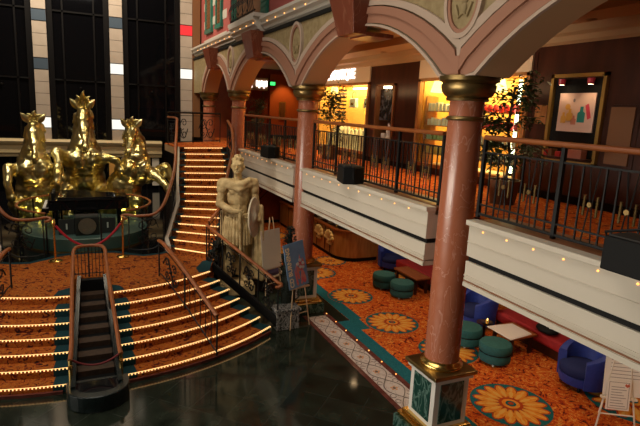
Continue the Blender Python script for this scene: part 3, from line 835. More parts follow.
# its handrail
t = thing('cascade_railing', 'red wooden handrail looped around the dark cascade with balusters at its head', 'railing', (0, 11.2, LAND))
def railz(y): return 1.68 - (11.2 - y) * .36 if y > 10.2 else 1.32 - (10.2 - y) * .40
L = [(-.375, 8.40, .62)] + [(-(.36 - (y - 8.6) / 2.6 * .07), y, railz(y)) for y in (8.6, 9.2, 9.8, 10.4, 10.9, 11.12)]
top = [(-.24, 11.26, 1.70), (-.1, 11.32, 1.71), (.1, 11.32, 1.71), (.24, 11.26, 1.70)]
Rr = [(-x, y, z) for x, y, z in reversed(L)]
MB().tube([p + Vector((CX * min(1, max(.4, (11.3 - p.y) / 2.5)), 0, 0)) for p in catmull(L + top + Rr, 5)], .036, 8, rz=.032).build('handrail', 'wood', t, smooth=60)
for i in range(9):
    x = -.27 + .54 * i / 8
    r_ = .018 if i == 4 else .008
    MB().tube([(x, 11.28, LAND), (x, 11.28, 1.69)], r_, 6).build('baluster', 'iron', t)
MB().tube([(-.28, 11.28, LAND + .08), (.28, 11.28, LAND + .08)], .01, 5).build('bottom_rail', 'iron', t)
for s in (-1, 1):
    for y in (8.6, 9.4, 10.3):
        x = CX * .7 + s * (.36 - (y - 8.6) / 2.6 * .07)
        MB().tube([(x, y, trz(y) + .1), (x, y, railz(y))], .012, 6).build('post', 'iron', t)
    b = MB(); b.tube([(CX + s * .375, 8.42, .25), (CX + s * .375, 8.42, .62)], .028, 8); b.ell((CX + s * .375, 8.40, .5), .04, 8); b.build('end_post', 'brass', t)
def rope(name, a, c, sag, r, m, label, n=18):
    pts = []
    for i in range(n + 1):
        u = i / n; p = lerp(a, c, u); pts.append((p[0], p[1], p[2] - sag * 4 * u * (1 - u)))
    o = MB().tube(pts, r, 8).build(name, m, origin=a, smooth=60); return tag(o, label, 'rope')
rope('barrier_rope', (-.31, 8.46, .60), (.41, 8.46, .60), .14, .017, 'darkrope', 'dark red rope hung across the foot of the dark cascade')
# stanchions on the landing
for k, (x, y) in enumerate(((-.68, 12.62), (.75, 12.62))):
    t = thing('stanchion', ('left', 'right')[k] + ' brass stanchion on the landing holding one end of the red rope', 'stanchion', (x, y, LAND))
    MB().lathe([(.15, 0), (.15, .012), (.12, .03), (.03, .045)], t.location, 20).build('base', 'brass', t, smooth=50)
    MB().lathe([(.022, .03), (.022, .86)], t.location, 12).build('pole', 'brass', t, smooth=60)
    MB().lathe([(.022, .85), (.042, .87), (.042, .90), (.03, .92), (.035, .945), (.02, .975)], t.location, 14).build('finial', 'brass', t, smooth=50)
rope('barrier_rope', (-.64, 12.61, 1.87), (.71, 12.61, 1.87), .50, .026, 'rope', 'bright red velvet rope between the two brass stanchions')

# ---------------------------------------------------------------- iron stair railings
def scroll_panel(b, a, d, h, r=.015):
    """wrought iron scrolls standing in the panel between base points a and d"""
    a, d = Vector(a), Vector(d); u = d - a; up = Vector((0, 0, 1))
    def P(s, t): return a + u * s + up * (h * t)
    L = u.length
    def spiral(cs, ct, rad, st, turns, sgn):
        pts = []
        for j in range(15):
            w = j / 14; an = st + sgn * turns * 2 * PI * w; rr = rad * (1 - .75 * w)
            pts.append(P(cs + rr * math.cos(an) / L * 1.0, ct + rr * math.sin(an) / h))
        b.tube(pts, r, 4)
    q = min(L, h) * .22
    spiral(.33, .72, q, -PI / 2, 1.3, 1); spiral(.67, .28, q, PI / 2, 1.3, 1)
    spiral(.68, .74, q * .8, PI, 1.2, -1); spiral(.32, .26, q * .8, 0, 1.2, -1)
    pts = [P(.12 + .76 * j / 14, .5 + .36 * math.sin(2 * PI * j / 14)) for j in range(15)]; b.tube(pts, r, 4)
    b.ell(P(.5, .5), r * 2.4, 6)
def stair_rail(name, base, h, label, end_curl=False, post_every=.34, panels=True, rail_r=.042, flip=False, stringer=False):
    sg = -1 if flip else 1
    base = [(sg * x, y, z) for x, y, z in base]
    t = thing(name, label, 'railing', base[0])
    P = catmull(base, 8); T = [Vector(p) + Vector((0, 0, h)) for p in P]
    rl = list(T)
    if end_curl:
        e = T[-1]; dr = (T[-1] - T[-3]); dr.z = 0; dr.normalize(); sd = Vector((-dr.y, dr.x, 0)) * end_curl * sg
        rl += [e + dr * .09 + sd * .03, e + dr * .13 + sd * .10 - Vector((0, 0, .02)), e + dr * .09 + sd * .16 - Vector((0, 0, .05)), e + dr * .02 + sd * .13 - Vector((0, 0, .07)), e + dr * .03 + sd * .08 - Vector((0, 0, .08))]
    MB().tube(rl, rail_r, 8, rz=.034).build('handrail', 'wood', t, smooth=60)
    MB().tube([p + Vector((0, 0, .07)) for p in P], .014, 5).build('bottom_rail', 'iron', t)
    MB().tube([p - Vector((0, 0, .10)) for p in T], .010, 5).build('top_rail', 'iron', t)
    if stringer: MB().tube([p + Vector((0, 0, -.05)) for p in P], .03, 4, rz=.13).build('stringer', 'iron', t)
    # cumulative length
    cum = [0]
    for i in range(1, len(P)): cum.append(cum[-1] + (P[i] - P[i - 1]).length)
    def at(s):
        for i in range(1, len(P)):
            if s <= cum[i] + 1e-9:
                w = (s - cum[i - 1]) / max(1e-9, cum[i] - cum[i - 1]); return P[i - 1].lerp(P[i], w)
        return P[-1]
    n = max(2, round(cum[-1] / (post_every * 3)))
    for i in range(n + 1):
        p = at(cum[-1] * i / n); MB().tube([p, p + Vector((0, 0, h))], .018, 6).build('post', 'iron', t)
        if i == n: break
        a, d = at(cum[-1] * (i + .12) / n), at(cum[-1] * (i + .88) / n)
        if panels == 'scroll' or (panels and i % 2 == 0):
            b = MB(); scroll_panel(b, a + Vector((0, 0, .08)), d + Vector((0, 0, .08)), h - .2); b.build('scroll_panel', 'iron', t)
        else:
            for k in range(1, 6):
                p = at(cum[-1] * (i + k / 6) / n); MB().tube([p + Vector((0, 0, .07)), p + Vector((0, 0, h - .1))], .009, 5).build('baluster', 'iron', t)
    return t
mid = [(1.36, 10.95, LAND), (1.42, 10.6, LAND), (1.62, 10.0, .82), (1.85, 9.35, .50), (2.08, 8.72, .16)]
stair_rail('stair_railing', mid, .78, 'iron stair railing with wooden handrail running down the middle of right lower steps')
stair_rail('stair_railing', mid, .78, 'iron stair railing at the left picture edge beside the landing', flip=True)
orn = [(2.56, 11.86, LAND + .02), (2.82, 11.3, .86), (3.09, 10.77, .65), (3.35, 10.25, .45), (3.62, 9.74, .24)]
stair_rail('stair_railing', orn, .84, 'ornate scrolled iron stair railing in front of the stone soldier statue', panels='scroll', end_curl=-.6, post_every=.2, stringer=True)

# ---------------------------------------------------------------- upper stairs (right one and its mirror twin)
NL = [(1.86, 12.70, 2.66, 11.92), (1.84, 12.97, 2.86, 12.16), (1.95, 13.2, 3.02, 12.45), (2.03, 13.42, 3.14, 12.76), (2.13, 13.65, 3.25, 13.1), (2.24, 13.9, 3.36, 13.46), (2.33, 14.17, 3.48, 13.82), (2.36, 14.48, 3.62, 14.15), (2.40, 14.8, 3.76, 14.5), (2.45, 15.1, 3.88, 14.88), (2.51, 15.45, 3.98, 15.28), (2.58, 15.82, 4.07, 15.7), (2.65, 16.22, 4.17, 16.15), (2.72, 16.62, 4.26, 16.66), (2.79, 17.08, 4.36, 17.34)]
def upper_stair(flip, label):
    t = thing('upper_staircase', label, 'staircase', (-2.3 if flip else 2.3, 12.4, LAND))
    for i in range(15):
        xl, yl, xr, yr = NL[i]; z = LAND + RIS * (i + 1)
        if i < 14: x2, y2, x3, y3 = NL[i + 1]
        else: x2, y2, x3, y3 = 2.80, 17.2, 4.36, 17.4
        b = MB()
        def quad(a0, a1, z0, z1, ya=0.):
            P = [lerp((xl, yl), (xr, yr), a0), lerp((xl, yl), (xr, yr), a1), lerp((x2, y2), (x3, y3), a1), lerp((x2, y2), (x3, y3), a0)]
            b.prism(P, z0, z1)
        zlo = max(LAND - .02, z - .42) if i < 13 else z - .3
        quad(0, 1, zlo, z)
        b.k = 1; quad(0, .13, z - RIS + .01, z + .004); quad(.9, 1, z - RIS + .01, z + .004)
        if flip: b.mirror()
        b.build('step', ['stair_carpet', 'tealdark'], t)
        b = MB(); A = lerp((xl, yl, z - .01), (xr, yr, z - .01), .1); B = lerp((xl, yl, z - .01), (xr, yr, z - .01), .93)
        A = (A[0], A[1] - .014, A[2]); B = (B[0], B[1] - .014, B[2]); b.tube([A, B], .008, 5, rz=.006)
        for k in range(24):
            p = lerp(A, B, (k + .5) / 24); b.bx(p[0], p[1] - .004, p[2] - .014, .02, .014, .016)
        if flip: b.mirror()
        b.build('step_light', 'led', t, label='glowing warm dotted step edge')
    # curved side walls of the flight
    for side in (0, 1):
        b = MB(); k = 2 * side; q = -.09 if side == 0 else .09
        pts = [(n[k], n[k + 1], LAND + RIS * (i + 1)) for i, n in enumerate(NL)]
        vs = []
        for (x, y, z) in pts:
            for dx in (0, q):
                vs += [(x + dx, y, max(LAND - .03, z - .5)), (x + dx, y, z + .03)]
        fs = []
        for i in range(len(pts) - 1):
            o = i * 4; p = o + 4
            fs += [(o, o + 1, p + 1, p), (o + 2, p + 2, p + 3, o + 3), (o + 1, o + 3, p + 3, p + 1), (o, p, p + 2, o + 2)]
        fs += [(0, 2, 3, 1), (len(vs) - 4, len(vs) - 3, len(vs) - 1, len(vs) - 2)]
        b.add(vs, fs)
        if flip: b.mirror()
        b.build('string_wall', 'fascia' if side == 0 else 'darkstone', t)
    return t
upper_stair(False, 'upper carpeted staircase rising behind the stone soldier statue to the promenade')
upper_stair(True, 'twin upper carpeted staircase cut off by the left picture edge')
inner = [(2.62, 18.3, MID), (2.72, 17.2, MID), (2.64, 16.62, 3.15), (2.50, 15.82, 2.85), (2.36, 15.1, 2.55), (2.26, 14.48, 2.25), (2.12, 13.9, 1.95), (1.95, 13.42, 1.65), (1.74, 12.97, 1.32), (1.5, 12.86, 1.10), (1.15, 12.9, LAND), (.92, 13.05, LAND)]
stair_rail('stair_railing', inner, .92, 'curved wooden handrail on iron balusters along the inner edge of the upper staircase', end_curl=.8, panels=True)
stair_rail('stair_railing', inner, .92, 'curved wooden handrail on iron balusters at left, ending in a scroll by the stage', end_curl=.8, panels=True, flip=True)
outer = [(4.45, 17.45, MID), (4.36, 16.66, 3.15), (4.27, 16.15, 3.0), (4.17, 15.7, 2.85), (3.97, 14.88, 2.55), (3.70, 14.15, 2.25), (3.44, 13.46, 1.95), (3.2, 12.76, 1.65), (2.95, 12.2, 1.35), (2.62, 11.88, 1.08)]
stair_rail('stair_railing', outer, .9, 'wooden handrail on iron balusters along the outer edge of the upper staircase behind the statue', panels=True)
land = [(2.62, 18.4, MID), (3.3, 18.95, MID), (4.0, 19.4, MID), (4.75, 19.75, MID)]
stair_rail('landing_railing', land, 1.08, 'black scrolled iron railing at the head of the upper staircase', panels='scroll', rail_r=.03)
for o in bpy.data.objects:
    if o.get('label', '').startswith('black scrolled iron railing at the head'):
        for c in o.children:
            if c.name.startswith('handrail'): c.data.materials.clear(); c.data.materials.append(M['iron'])

# ---------------------------------------------------------------- stage, piano, speakers
SY = 14.75; SR = 1.6
t = thing('stage_platform', 'round grey stage platform behind the red rope carrying the grand piano', 'stage', (0, SY, 1.035))
MB().lathe([(1.54, 0), (1.54, .34), (1.50, .355)], t.location, 64).build('deck', 'stagefloor', t, smooth=40)
b = MB(); b.lathe([(1.56, 0), (1.56, .04), (1.53, .05)], t.location, 64); b.build('edge_trim', 'bronze', t, smooth=40)
t = thing('stage_glass_rail', 'round glass balustrade with a wooden top rail around the piano stage', 'railing', (0, SY, 1.175))
def sarc(a0, a1, n, r=SR): return [(r * math.sin(a0 + (a1 - a0) * i / n), SY - r * math.cos(a0 + (a1 - a0) * i / n)) for i in range(n + 1)]
a_open = math.radians(34)
MB().tube([(*p, 2.0) for p in sarc(a_open, 2 * PI - a_open, 48)], .035, 8, rz=.025).build('handrail', 'wood', t, smooth=60)
for k in range(8):
    a0 = -a_open + k * (2 * PI - 0) / 8 * 1.0; a1 = a0 + 2 * PI / 8 - .02
    pts = sarc(a0, a1, 8, 1.56); b = MB()
    n = len(pts); vs = [(x, y, 1.07) for x, y in pts] + [(x, y, 1.96) for x, y in pts]
    b.add(vs, [(i, i + 1, n + i + 1, n + i) for i in range(n - 1)]); b.build('glass_pane', 'greenglass', t, smooth=60)
    x, y = sarc(a0, a0, 1, 1.58)[0]
    MB().tube([(x, y, 1.05), (x, y, 2.0)], .020, 8).build('post', 'iron', t)
# grand piano
t = thing('grand_piano', 'black grand piano with closed lid standing on the round stage', 'piano', (0, 14.75, 1.39))
def piano_outline(g=0.):
    pts = [(-.86 - g, -.55 - g), (.70, -.55 - g), (.98 + g, -.45), (1.05 + g, -.15), (.98 + g, .12), (.70, .25 + g), (.30, .38 + g), (-.05, .62 + g), (-.45, .75 + g), (-.86 - g, .75 + g)]
    out = pts[:2] + [tuple(p)[:2] for p in catmull([(x, y, 0) for x, y in pts[1:9]], 5)][1:] + pts[9:]
    return [(x, y + 14.75) for x, y in out]
b = MB(); b.prism(piano_outline(), 1.90, 2.14); b.build('body', 'blackgloss', t, bevel=.012)
b = MB(); b.prism(piano_outline(.02), 2.14, 2.17); lid = b.build('lid', 'blackgloss', t, bevel=.006)
lid.rotation_euler = (0, 0, 0)
b = MB(); b.prism([(x * .9 + .08, y) for x, y in piano_outline(-.03)], 2.17, 2.23); b.build('folded_lid', 'blackgloss', t, bevel=.02)
b = MB(); b.box(-1.02, -.86, 14.22, 15.48, 1.84, 1.96); b.build('keyboard_shelf', 'blackgloss', t)
b = MB(); b.k = 0; b.box(-1.0, -.87, 14.28, 15.42, 1.96, 1.975); b.k = 1
for i in range(34): b.box(-.93, -.87, 14.3 + i * .033, 14.315 + i * .033, 1.975, 1.988)
b.build('keys', ['white', 'black'], t)
b = MB(); b.box(-.80, -.74, 14.45, 15.3, 2.17, 2.30); b.build('music_stand', 'black', t)
for x, y in ((-.72, 14.32), (-.72, 15.36), (.80, 14.72)):
    MB().lathe([(.035, 1.39), (.045, 1.43), (.05, 1.5), (.075, 1.84), (.085, 1.91)], (x, y, 0), 12).build('leg', 'blackgloss', t, smooth=40)
b = MB(); b.box(-.62, -.58, 14.75, 14.79, 1.46, 1.9); b.box(-.62, -.58, 14.92, 14.96, 1.46, 1.9); b.box(-.66, -.54, 14.72, 14.99, 1.41, 1.48); b.build('pedal_lyre', 'black', t)
# stage speakers
for k, x in enumerate((-.46, .47)):
    t = thing('floor_speaker', 'small black floor speaker with white badge, ' + ('left' if k == 0 else 'right') + ' of the round drum speaker', 'speaker', (x, 13.85, 1.39))
    b = MB(); b.prism([(13.73, 1.39), (14.03, 1.39), (14.03, 1.70), (13.8, 1.77)], x - .18, x + .18, 'x'); b.build('cabinet', 'speaker', t, bevel=.015)
    MB().box(x - .018, x + .018, 13.735, 13.75, 1.52, 1.66).build('badge', 'white', t)
t = thing('drum_speaker', 'large black speaker with a round brown grille at the stage front', 'speaker', (0, 13.7, 1.39))
MB().box(-.27, .27, 13.55, 13.95, 1.39, 1.86).build('cabinet', 'speaker', t, bevel=.03)
b = MB()
n = 28; b.prism([(.205 * math.cos(2 * PI * i / n), 1.625 + .205 * math.sin(2 * PI * i / n)) for i in range(n)], 13.53, 13.55, 'y'); b.build('grille', 'grille', t)
b = MB(); b.tube([(.215 * math.cos(2 * PI * i / n), 13.54, 1.625 + .215 * math.sin(2 * PI * i / n)) for i in range(n)], .012, 6, closed=True); b.build('rim', 'black', t, smooth=60)

# ---------------------------------------------------------------- gilded horses
def horse(kind, loc, s, rz, label):
    t = thing('gilded_horse', label, 'horse statue', loc, rz)
    b = MB()
    lean = {'mid': (0, 0), 'left': (0, 0), 'right': (.28, 0)}[kind]
    # trunk rising from haunches to chest
    trunk = {'mid': [(0, .55, .75), (0, .35, 1.25), (0, .12, 1.75), (0, .02, 2.1)],
             'left': [(0, .5, .75), (0, .3, 1.25), (0, .1, 1.75), (0, .0, 2.1)],
             'right': [(-.45, .5, .75), (-.25, .35, 1.25), (0, .2, 1.75), (.12, .1, 2.1)]}[kind]
    for (p, r) in zip(trunk, ((.66, .68, .62), (.58, .60, .58), (.58, .54, .55), (.48, .42, .42))): b.ell(p, r, 16)
    c = Vector(trunk[-1])
    b.ell(c + Vector((-.2, -.3, -.22)), (.27, .24, .34), 12); b.ell(c + Vector((.2, -.3, -.22)), (.27, .24, .34), 12)
    hd = {'mid': Vector((0, -.24, 3.26)), 'left': Vector((.05, -.26, 3.22)), 'right': Vector((-.02, -.16, 3.16))}[kind]
    nk = c + Vector((0, -.02, .15))
    m = nk.lerp(hd, .5) + Vector((.16 if kind == 'right' else 0, .30, .05))
    b.limb([nk, m, hd], [.40, .26, .18], 14)
    hv = {'mid': Vector((.02, -.58, -.98)), 'left': Vector((-.02, -.55, -.94)), 'right': Vector((-.14, -.62, -.62))}[kind]
    mz = hd + hv
    b.limb([hd, hd.lerp(mz, .45), hd.lerp(mz, .85), mz], [.165, .15, .095, .105], 12)
    b.ell(hd.lerp(mz, .22) + Vector((0, .1, -.05)), (.145, .18, .25), 12)
    for q in (-1, 1):
        b.ell(hd.lerp(mz, .2) + Vector((q * .135, -.06, .05)), .045, 8)     # eyes
        b.ell(mz + Vector((q * .06, -.07, -.03)), .04, 8)                  # nostrils
    b.ell(mz + Vector((0, .07, -.10)), (.09, .09, .09), 8)
    # mane locks
    rnd = random.Random(len(kind))
    for i in range(9):
        u = i / 8; p = hd.lerp(nk, u) + Vector((0, .28 + .1 * u, .08 - .05 * u)); sd = (-1) ** i
        b.limb([p, p + Vector((sd * .2, .06, -.06)), p + Vector((sd * .30, .02, -.28))], [.11, .08, .03], 8)
    # forelegs
    def leg(pts, rs): b.limb(pts, rs, 10); p = Vector(pts[-1]); b.ell(p, (rs[-1] * 1.25, rs[-1] * 1.35, rs[-1] * 1.1), 10)
    if kind == 'mid':
        leg([(-.45, -.15, 1.85), (-.72, -.62, 2.12), (-.66, -.80, 1.72), (-.62, -.74, 1.42)], [.24, .15, .105, .12])
        leg([(.40, -.2, 1.85), (.50, -.66, 1.98), (.86, -.86, 1.92), (1.0, -.86, 1.62)], [.23, .15, .105, .12])
    elif kind == 'left':
        leg([(-.42, -.1, 1.85), (-.68, -.45, 1.95), (-.70, -.68, 1.45), (-.62, -.66, 1.12)], [.24, .16, .115, .125])
        leg([(.42, -.1, 1.85), (.62, -.5, 1.98), (.60, -.70, 1.50), (.56, -.62, 1.22)], [.24, .16, .115, .125])
    else:
        leg([(.45, -.1, 1.80), (.80, -.40, 1.62), (.98, -.62, 1.40), (1.06, -.62, 1.28)], [.25, .16, .12, .12])
        leg([(.50, .1, 1.6), (1.02, -.25, 1.98), (1.26, -.38, 1.40), (1.20, -.48, 1.16)], [.24, .16, .11, .13])
    # hind legs planted
    for q in (-1, 1):
        x0 = trunk[0][0]
        leg([(x0 + q * .40, .35, .85), (x0 + q * .55, -.12, .80), (x0 + q * .50, .30, .36), (x0 + q * .50, .08, .10)], [.36, .24, .13, .13])
    # tail
    b.limb([(trunk[0][0], 1.05, .9), (trunk[0][0] + .1, 1.3, .6), (trunk[0][0] + .15, 1.2, .15)], [.16, .17, .08], 10)
    o = b.build('body', 'gold', t, local=True); voxel(o, .04, 2, .026, 5)
    o.scale = (s, s, s)
    for q in (-1, 1):
        e = MB(); base = hd + Vector((q * .11, 0, .10)); dr = Vector((q * .62, -.1, .78)).normalized(); sd = Vector((dr.z, 0, -dr.x)) * 1.0; fw = Vector((0, -1, 0))
        n = 9; vs = []
        for k in range(n):
            u = k / (n - 1); wd = .095 * math.sin(PI * min(1, .18 + u * .82)) + .004; c = base + dr * (.36 * u)
            for a in range(8):
                an = 2 * PI * a / 8; vs.append(c + sd * wd * math.cos(an) + fw * (.035 * math.sin(an) * (1 - .8 * u) - .03 * math.cos(an) ** 2))
        e.add(vs, [(k * 8 + a, k * 8 + (a + 1) % 8, k * 8 + 8 + (a + 1) % 8, k * 8 + 8 + a) for k in range(n - 1) for a in range(8)] + [tuple(range(7, -1, -1)), tuple(range((n - 1) * 8, n * 8))])
        k_ = e.build('ear', 'gold', t, local=True, smooth=60); k_.scale = (s, s, s)
    f = MB(); tall = .50 if kind == 'mid' else .34
    for dx, lean_, hh in ((0, .05, 1.), (.06, .14, .7), (-.05, -.10, .72), (.02, -.03, .85)):
        p = hd + Vector((dx, .06, .12)); f.tube(catmull([p, p + Vector((lean_ * .9, .02, tall * hh * .4)), p + Vector((lean_ * .2 + dx * .3, -.04, tall * hh * .75)), p + Vector((lean_ * 1.1, -.08, tall * hh))], 4), [.05 + .045 * math.sin(PI * k / 12) - .045 * (k / 12) for k in range(13)], 7)
    k_ = f.build('forelock', 'gold', t, local=True, smooth=60); k_.scale = (s, s, s)
    bb = MB(); bb.lathe([(.95, -.02), (.95, .05), (.9, .09)], (trunk[0][0], .25, 0), 24); k = bb.build('base', 'blackgloss', t, local=True); k.scale = (s, s, s)
horse('mid', (0, 17.1, 1.04), 1.0, 0, 'middle and tallest gilded rearing horse behind the piano')
horse('left', (-1.28, 16.35, 1.0), .90, .05, 'left gilded rearing horse facing forward beside the piano')
horse('right', (1.30, 16.35, 1.0), .90, 0, 'right gilded rearing horse reaching a foreleg towards the upper staircase')

# ---------------------------------------------------------------- stone soldier
def soldier():
    S = 1.72
    t = thing('soldier_statue', 'weathered stone statue of an ancient soldier with cloak and oval shield beside the stairs', 'statue', (3.38, 12.15, .34), -.12); t.scale = (.88, .9, 1)
    b = MB()
    b.ell((0, 0, 1.30), (.19, .135, .23), 16); b.ell((0, -.02, 1.36), (.175, .13, .15), 14); b.ell((0, 0, 1.08), (.155, .12, .17), 14); b.ell((0, 0, .95), (.175, .13, .14), 14)
    b.ell((-.08, -.09, 1.37), (.085, .055, .075), 10); b.ell((.08, -.09, 1.37), (.085, .055, .075), 10)
    b.limb([(0, .01, 1.48), (-.008, -.005, 1.58)], [.075, .062], 12)
    # head turned to its right
    R = Matrix.Rotation(-.35, 3, 'Z'); hc = Vector((-.01, -.015, 1.675))
    def H(x, y, z): return hc + Vector((0, 0, .02)) + R @ Vector((x * 1.22, y * 1.15, z * 1.15))
    b.ell(H(0, 0, .01), (.098, .11, .128), 16); b.ell(H(0, -.03, -.06), (.062, .068, .065), 12)
    b.limb([H(0, -.095, .015), H(0, -.118, -.02)], [.012, .018], 8)                        # nose
    for q in (-1, 1):
        b.ell(H(q * .034, -.085, .015), (.017, .012, .011), 8); b.limb([H(q * .012, -.098, .032), H(q * .058, -.082, .034)], [.011, .009], 6)
        b.ell(H(q * .084, .005, -.005), (.014, .025, .034), 8)
    b.limb([H(-.025, -.096, -.058), H(.025, -.096, -.058)], [.010, .010], 6); b.limb([H(-.022, -.093, -.072), H(.022, -.093, -.072)], [.010, .010], 6)
    rnd = random.Random(3)
    for i in range(46):                                                                    # curled hair
        a = rnd.uniform(0, 2 * PI); e = rnd.uniform(.1, 1.5); d = Vector((math.cos(a) * math.cos(e), math.sin(a) * math.cos(e), math.sin(e)))
        if d.y < -.55 and d.z < .62: continue
        b.ell(H(d.x * .086, d.y * .104, .02 + d.z * .112), .024, 6)
    # arms
    b.limb([(-.225, 0, 1.44), (-.30, -.02, 1.17), (-.10, -.20, 1.09), (-.03, -.215, 1.085)], [.078, .058, .042, .036], 12)
    b.limb([(.225, 0, 1.44), (.30, .0, 1.18), (.31, -.13, 1.0)], [.078, .058, .042], 12)
    for k in range(4): b.limb([(-.03, -.215, 1.12 - k * .022), (.02, -.235, 1.115 - k * .022), (.045, -.215, 1.105 - k * .022)], [.013, .012, .010], 6)
    b.limb([(-.05, -.21, 1.11), (-.01, -.235, 1.15)], [.014, .010], 6)
    for k in range(4): b.limb([(.29 + k * .018, -.15, .99), (.29 + k * .018, -.18, .95), (.29 + k * .018, -.16, .92)], [.012, .011, .010], 6)
    b.limb([(.29, -.14, 1.0), (.26, -.17, .97)], [.013, .010], 6)
    # legs
    for q, fx, fy in ((-1, -.12, -.02), (1, .12, .03)):
        b.limb([(q * .09, 0, .92), (fx, fy - .02, .50), (fx, fy + .02, .09)], [.105, .066, .042], 12)
        b.ell((fx, fy + .035, .33), (.056, .06, .12), 10)
        b.limb([(fx, fy + .03, .05), (fx + q * .02, fy - .14, .035)], [.05, .035], 10)
    o = b.build('body', 'stone', t, local=True); voxel(o, .009, 1); o.scale = (S, S, S)
    # tunic skirt of hanging straps
    b = MB(); n = 26
    for k in range(n):
        a = 2 * PI * k / n; ca, sa = math.cos(a), math.sin(a)
        b.limb([(ca * .185, sa * .14, .97), (ca * .215, sa * .17, .76), (ca * .235, sa * .185, .60)], [.032, .036, .030], 6)
    b.lathe([(.19, .96), (.20, 1.0), (.185, 1.03)], (0, 0, 0), 24, sy=.78)
    o = b.build('strap_skirt', 'stone', t, local=True, smooth=60); o.scale = (S, S, S)
    # cloak over shoulders and down the left side
    b = MB()
    for q in (-1, 1): b.ell((q * .225, .01, 1.45), (.115, .12, .085), 12); b.ell((q * .25, .01, 1.38), (.095, .11, .10), 12)
    b.limb([(-.20, -.07, 1.49), (-.09, -.13, 1.46), (.05, -.145, 1.47), (.16, -.09, 1.51)], [.05, .05, .052, .05], 10)
    b.limb([(-.18, -.09, 1.43), (0, -.155, 1.39), (.17, -.10, 1.45)], [.04, .045, .04], 10)
    for k in range(9):
        u = k / 8; x = -.20 + .52 * u
        b.limb([(x * .95, .12, 1.46), (x, .16 - .04 * u, .95), (x * 1.05 + .05 * u, .17 - .12 * u, .12)], [.06, .06, .055], 8)
    for k in range(4): b.limb([(.28 + .03 * k, .06 - .05 * k, 1.12), (.29 + .03 * k, .04 - .06 * k, .6), (.29 + .035 * k, .02 - .06 * k, .08)], [.045, .05, .05], 8)
    o = b.build('cloak', 'stone', t, local=True); voxel(o, .014, 3); o.scale = (S, S, S)
    # oval shield edge-on at its left hand
    b = MB(); prof = [(.01, .055), (.05, .05), (.07, .03), (.18, .022), (.25, .012), (.262, .016), (.272, 0), (.262, -.016), (.01, -.012)]
    vs = []; n = 32
    for r, h in prof:
        for k in range(n):
            a = 2 * PI * k / n; vs.append((h, r * math.cos(a) * .86, r * math.sin(a) * 1.36))
    b.add(vs, [(i * n + k, i * n + (k + 1) % n, (i + 1) * n + (k + 1) % n, (i + 1) * n + k) for i in range(len(prof) - 1) for k in range(n)])
    o = b.build('shield', 'stone_d', t, local=True, smooth=50); o.location = (.235 * S, -.20 * S, 1.0 * S); o.rotation_euler = (.10, .0, -.70); o.scale = (S * .8, S * .8, S * .8)
    b = MB(); b.limb([(-.01, -.225, 1.17), (-.0, -.225, 1.10)], [.018, .014], 8); b.limb([(0, -.22, 1.10), (.03, -.20, .35)], [.028, .02], 8); b.bx(0, -.225, 1.085, .13, .03, .02)
    o = b.build('sword', 'stone', t, local=True, smooth=60); o.scale = (S, S, S)
    b = MB(); b.bx(0, 0, -.13, .95, .75, .26); b.bx(0, 0, .0, .85, .65, .05); o = b.build('plinth', 'stone', t, local=True, bevel=.02)
soldier()
t = thing('round_bench', 'round purple bench with pale rim behind the statue plinth', 'bench', (4.16, 12.75, 0))
MB().lathe([(.55, .0), (.55, .34)], t.location, 36).build('base', 'mahog', t, smooth=40)
MB().lathe([(.56, .34), (.58, .40), (.55, .46), (.1, .47)], t.location, 36).build('cushion', 'purple', t, smooth=40)
b = MB(); n = 36; b.tube([(4.16 + .60 * math.cos(2 * PI * i / n), 12.75 + .60 * math.sin(2 * PI * i / n), .36) for i in range(n)], .03, 8, closed=True); b.build('rim', 'white', t, smooth=60)
b = MB(); b.box(3.60, 4.12, 9.72, 10.05, 0, .42); b.box(3.57, 4.15, 9.69, 10.08, .42, .47)
o = b.build('marble_block', 'blackmarble', origin=(3.86, 9.88, 0), bevel=.01); tag(o, 'speckled black and white marble block at the end of the ornate stair railing', 'block')

# ---------------------------------------------------------------- easels and signs
def easel(loc, rz, h, m, label, spread=.30, board_z=.75):
    t = thing('easel', label, 'easel', loc, rz)
    for q in (-1, 1): MB().tube([(q * spread, -.18, 0), (q * .05, 0, h)], .013, 6).build('leg', m, t, local=True)
    MB().tube([(0, .42, 0), (0, .03, h * .96)], .016, 6).build('leg', m, t, local=True)
    u = 1 - .30 / h * .9
    MB().box(-.26, .26, -.15, -.09, board_z - .03, board_z).build('shelf', m, t, local=True)
    zz = .32; MB().tube([(-spread * (1 - zz / h), -.18 * (1 - zz / h), zz), (spread * (1 - zz / h), -.18 * (1 - zz / h), zz)], .012, 6).build('crossbar', m, t, local=True)
    return t
easel((4.10, 9.93, 0), .30, 1.86, 'pine', 'pale wooden easel holding the blue sign at the foot of the second column', .27, .92)
t = thing('sign_board', 'tall blue sign reading CD BURNING with a pink flame picture, on wooden easel', 'sign', (4.10, 9.93, .92), .30)
Mx = Matrix.Translation((-.02, -.16, .02)) @ Matrix.Rotation(-.13, 4, 'X') @ Matrix.Rotation(-.13, 4, 'Y')
def sb(bm_, name, m, t=t, Mx=Mx):
    bm_.v = [tuple(Mx @ Vector(v)) for v in bm_.v]; return bm_.build(name, m, t, local=True)
sb(MB().box(-.29, .25, 0, .015, 0, .98), 'panel', 'signblue')
b = MB()
rnd = random.Random(5)
for i in range(13):
    x = rnd.uniform(-.08, .17); z0 = rnd.uniform(.03, .45); hh = rnd.uniform(.14, .42); q = rnd.uniform(.02, .045); le = rnd.uniform(-.07, .05)
    b.prism([(x - q, z0 + .03), (x, z0), (x + q, z0 + .04), (x + q * .9 + le * .4, z0 + hh * .5), (x + le, z0 + hh), (x - q * .6 + le * .5, z0 + hh * .55)], -.003 - .0003 * i, 0, 'y')
sb(b, 'flame_picture', 'flame')
b = MB()
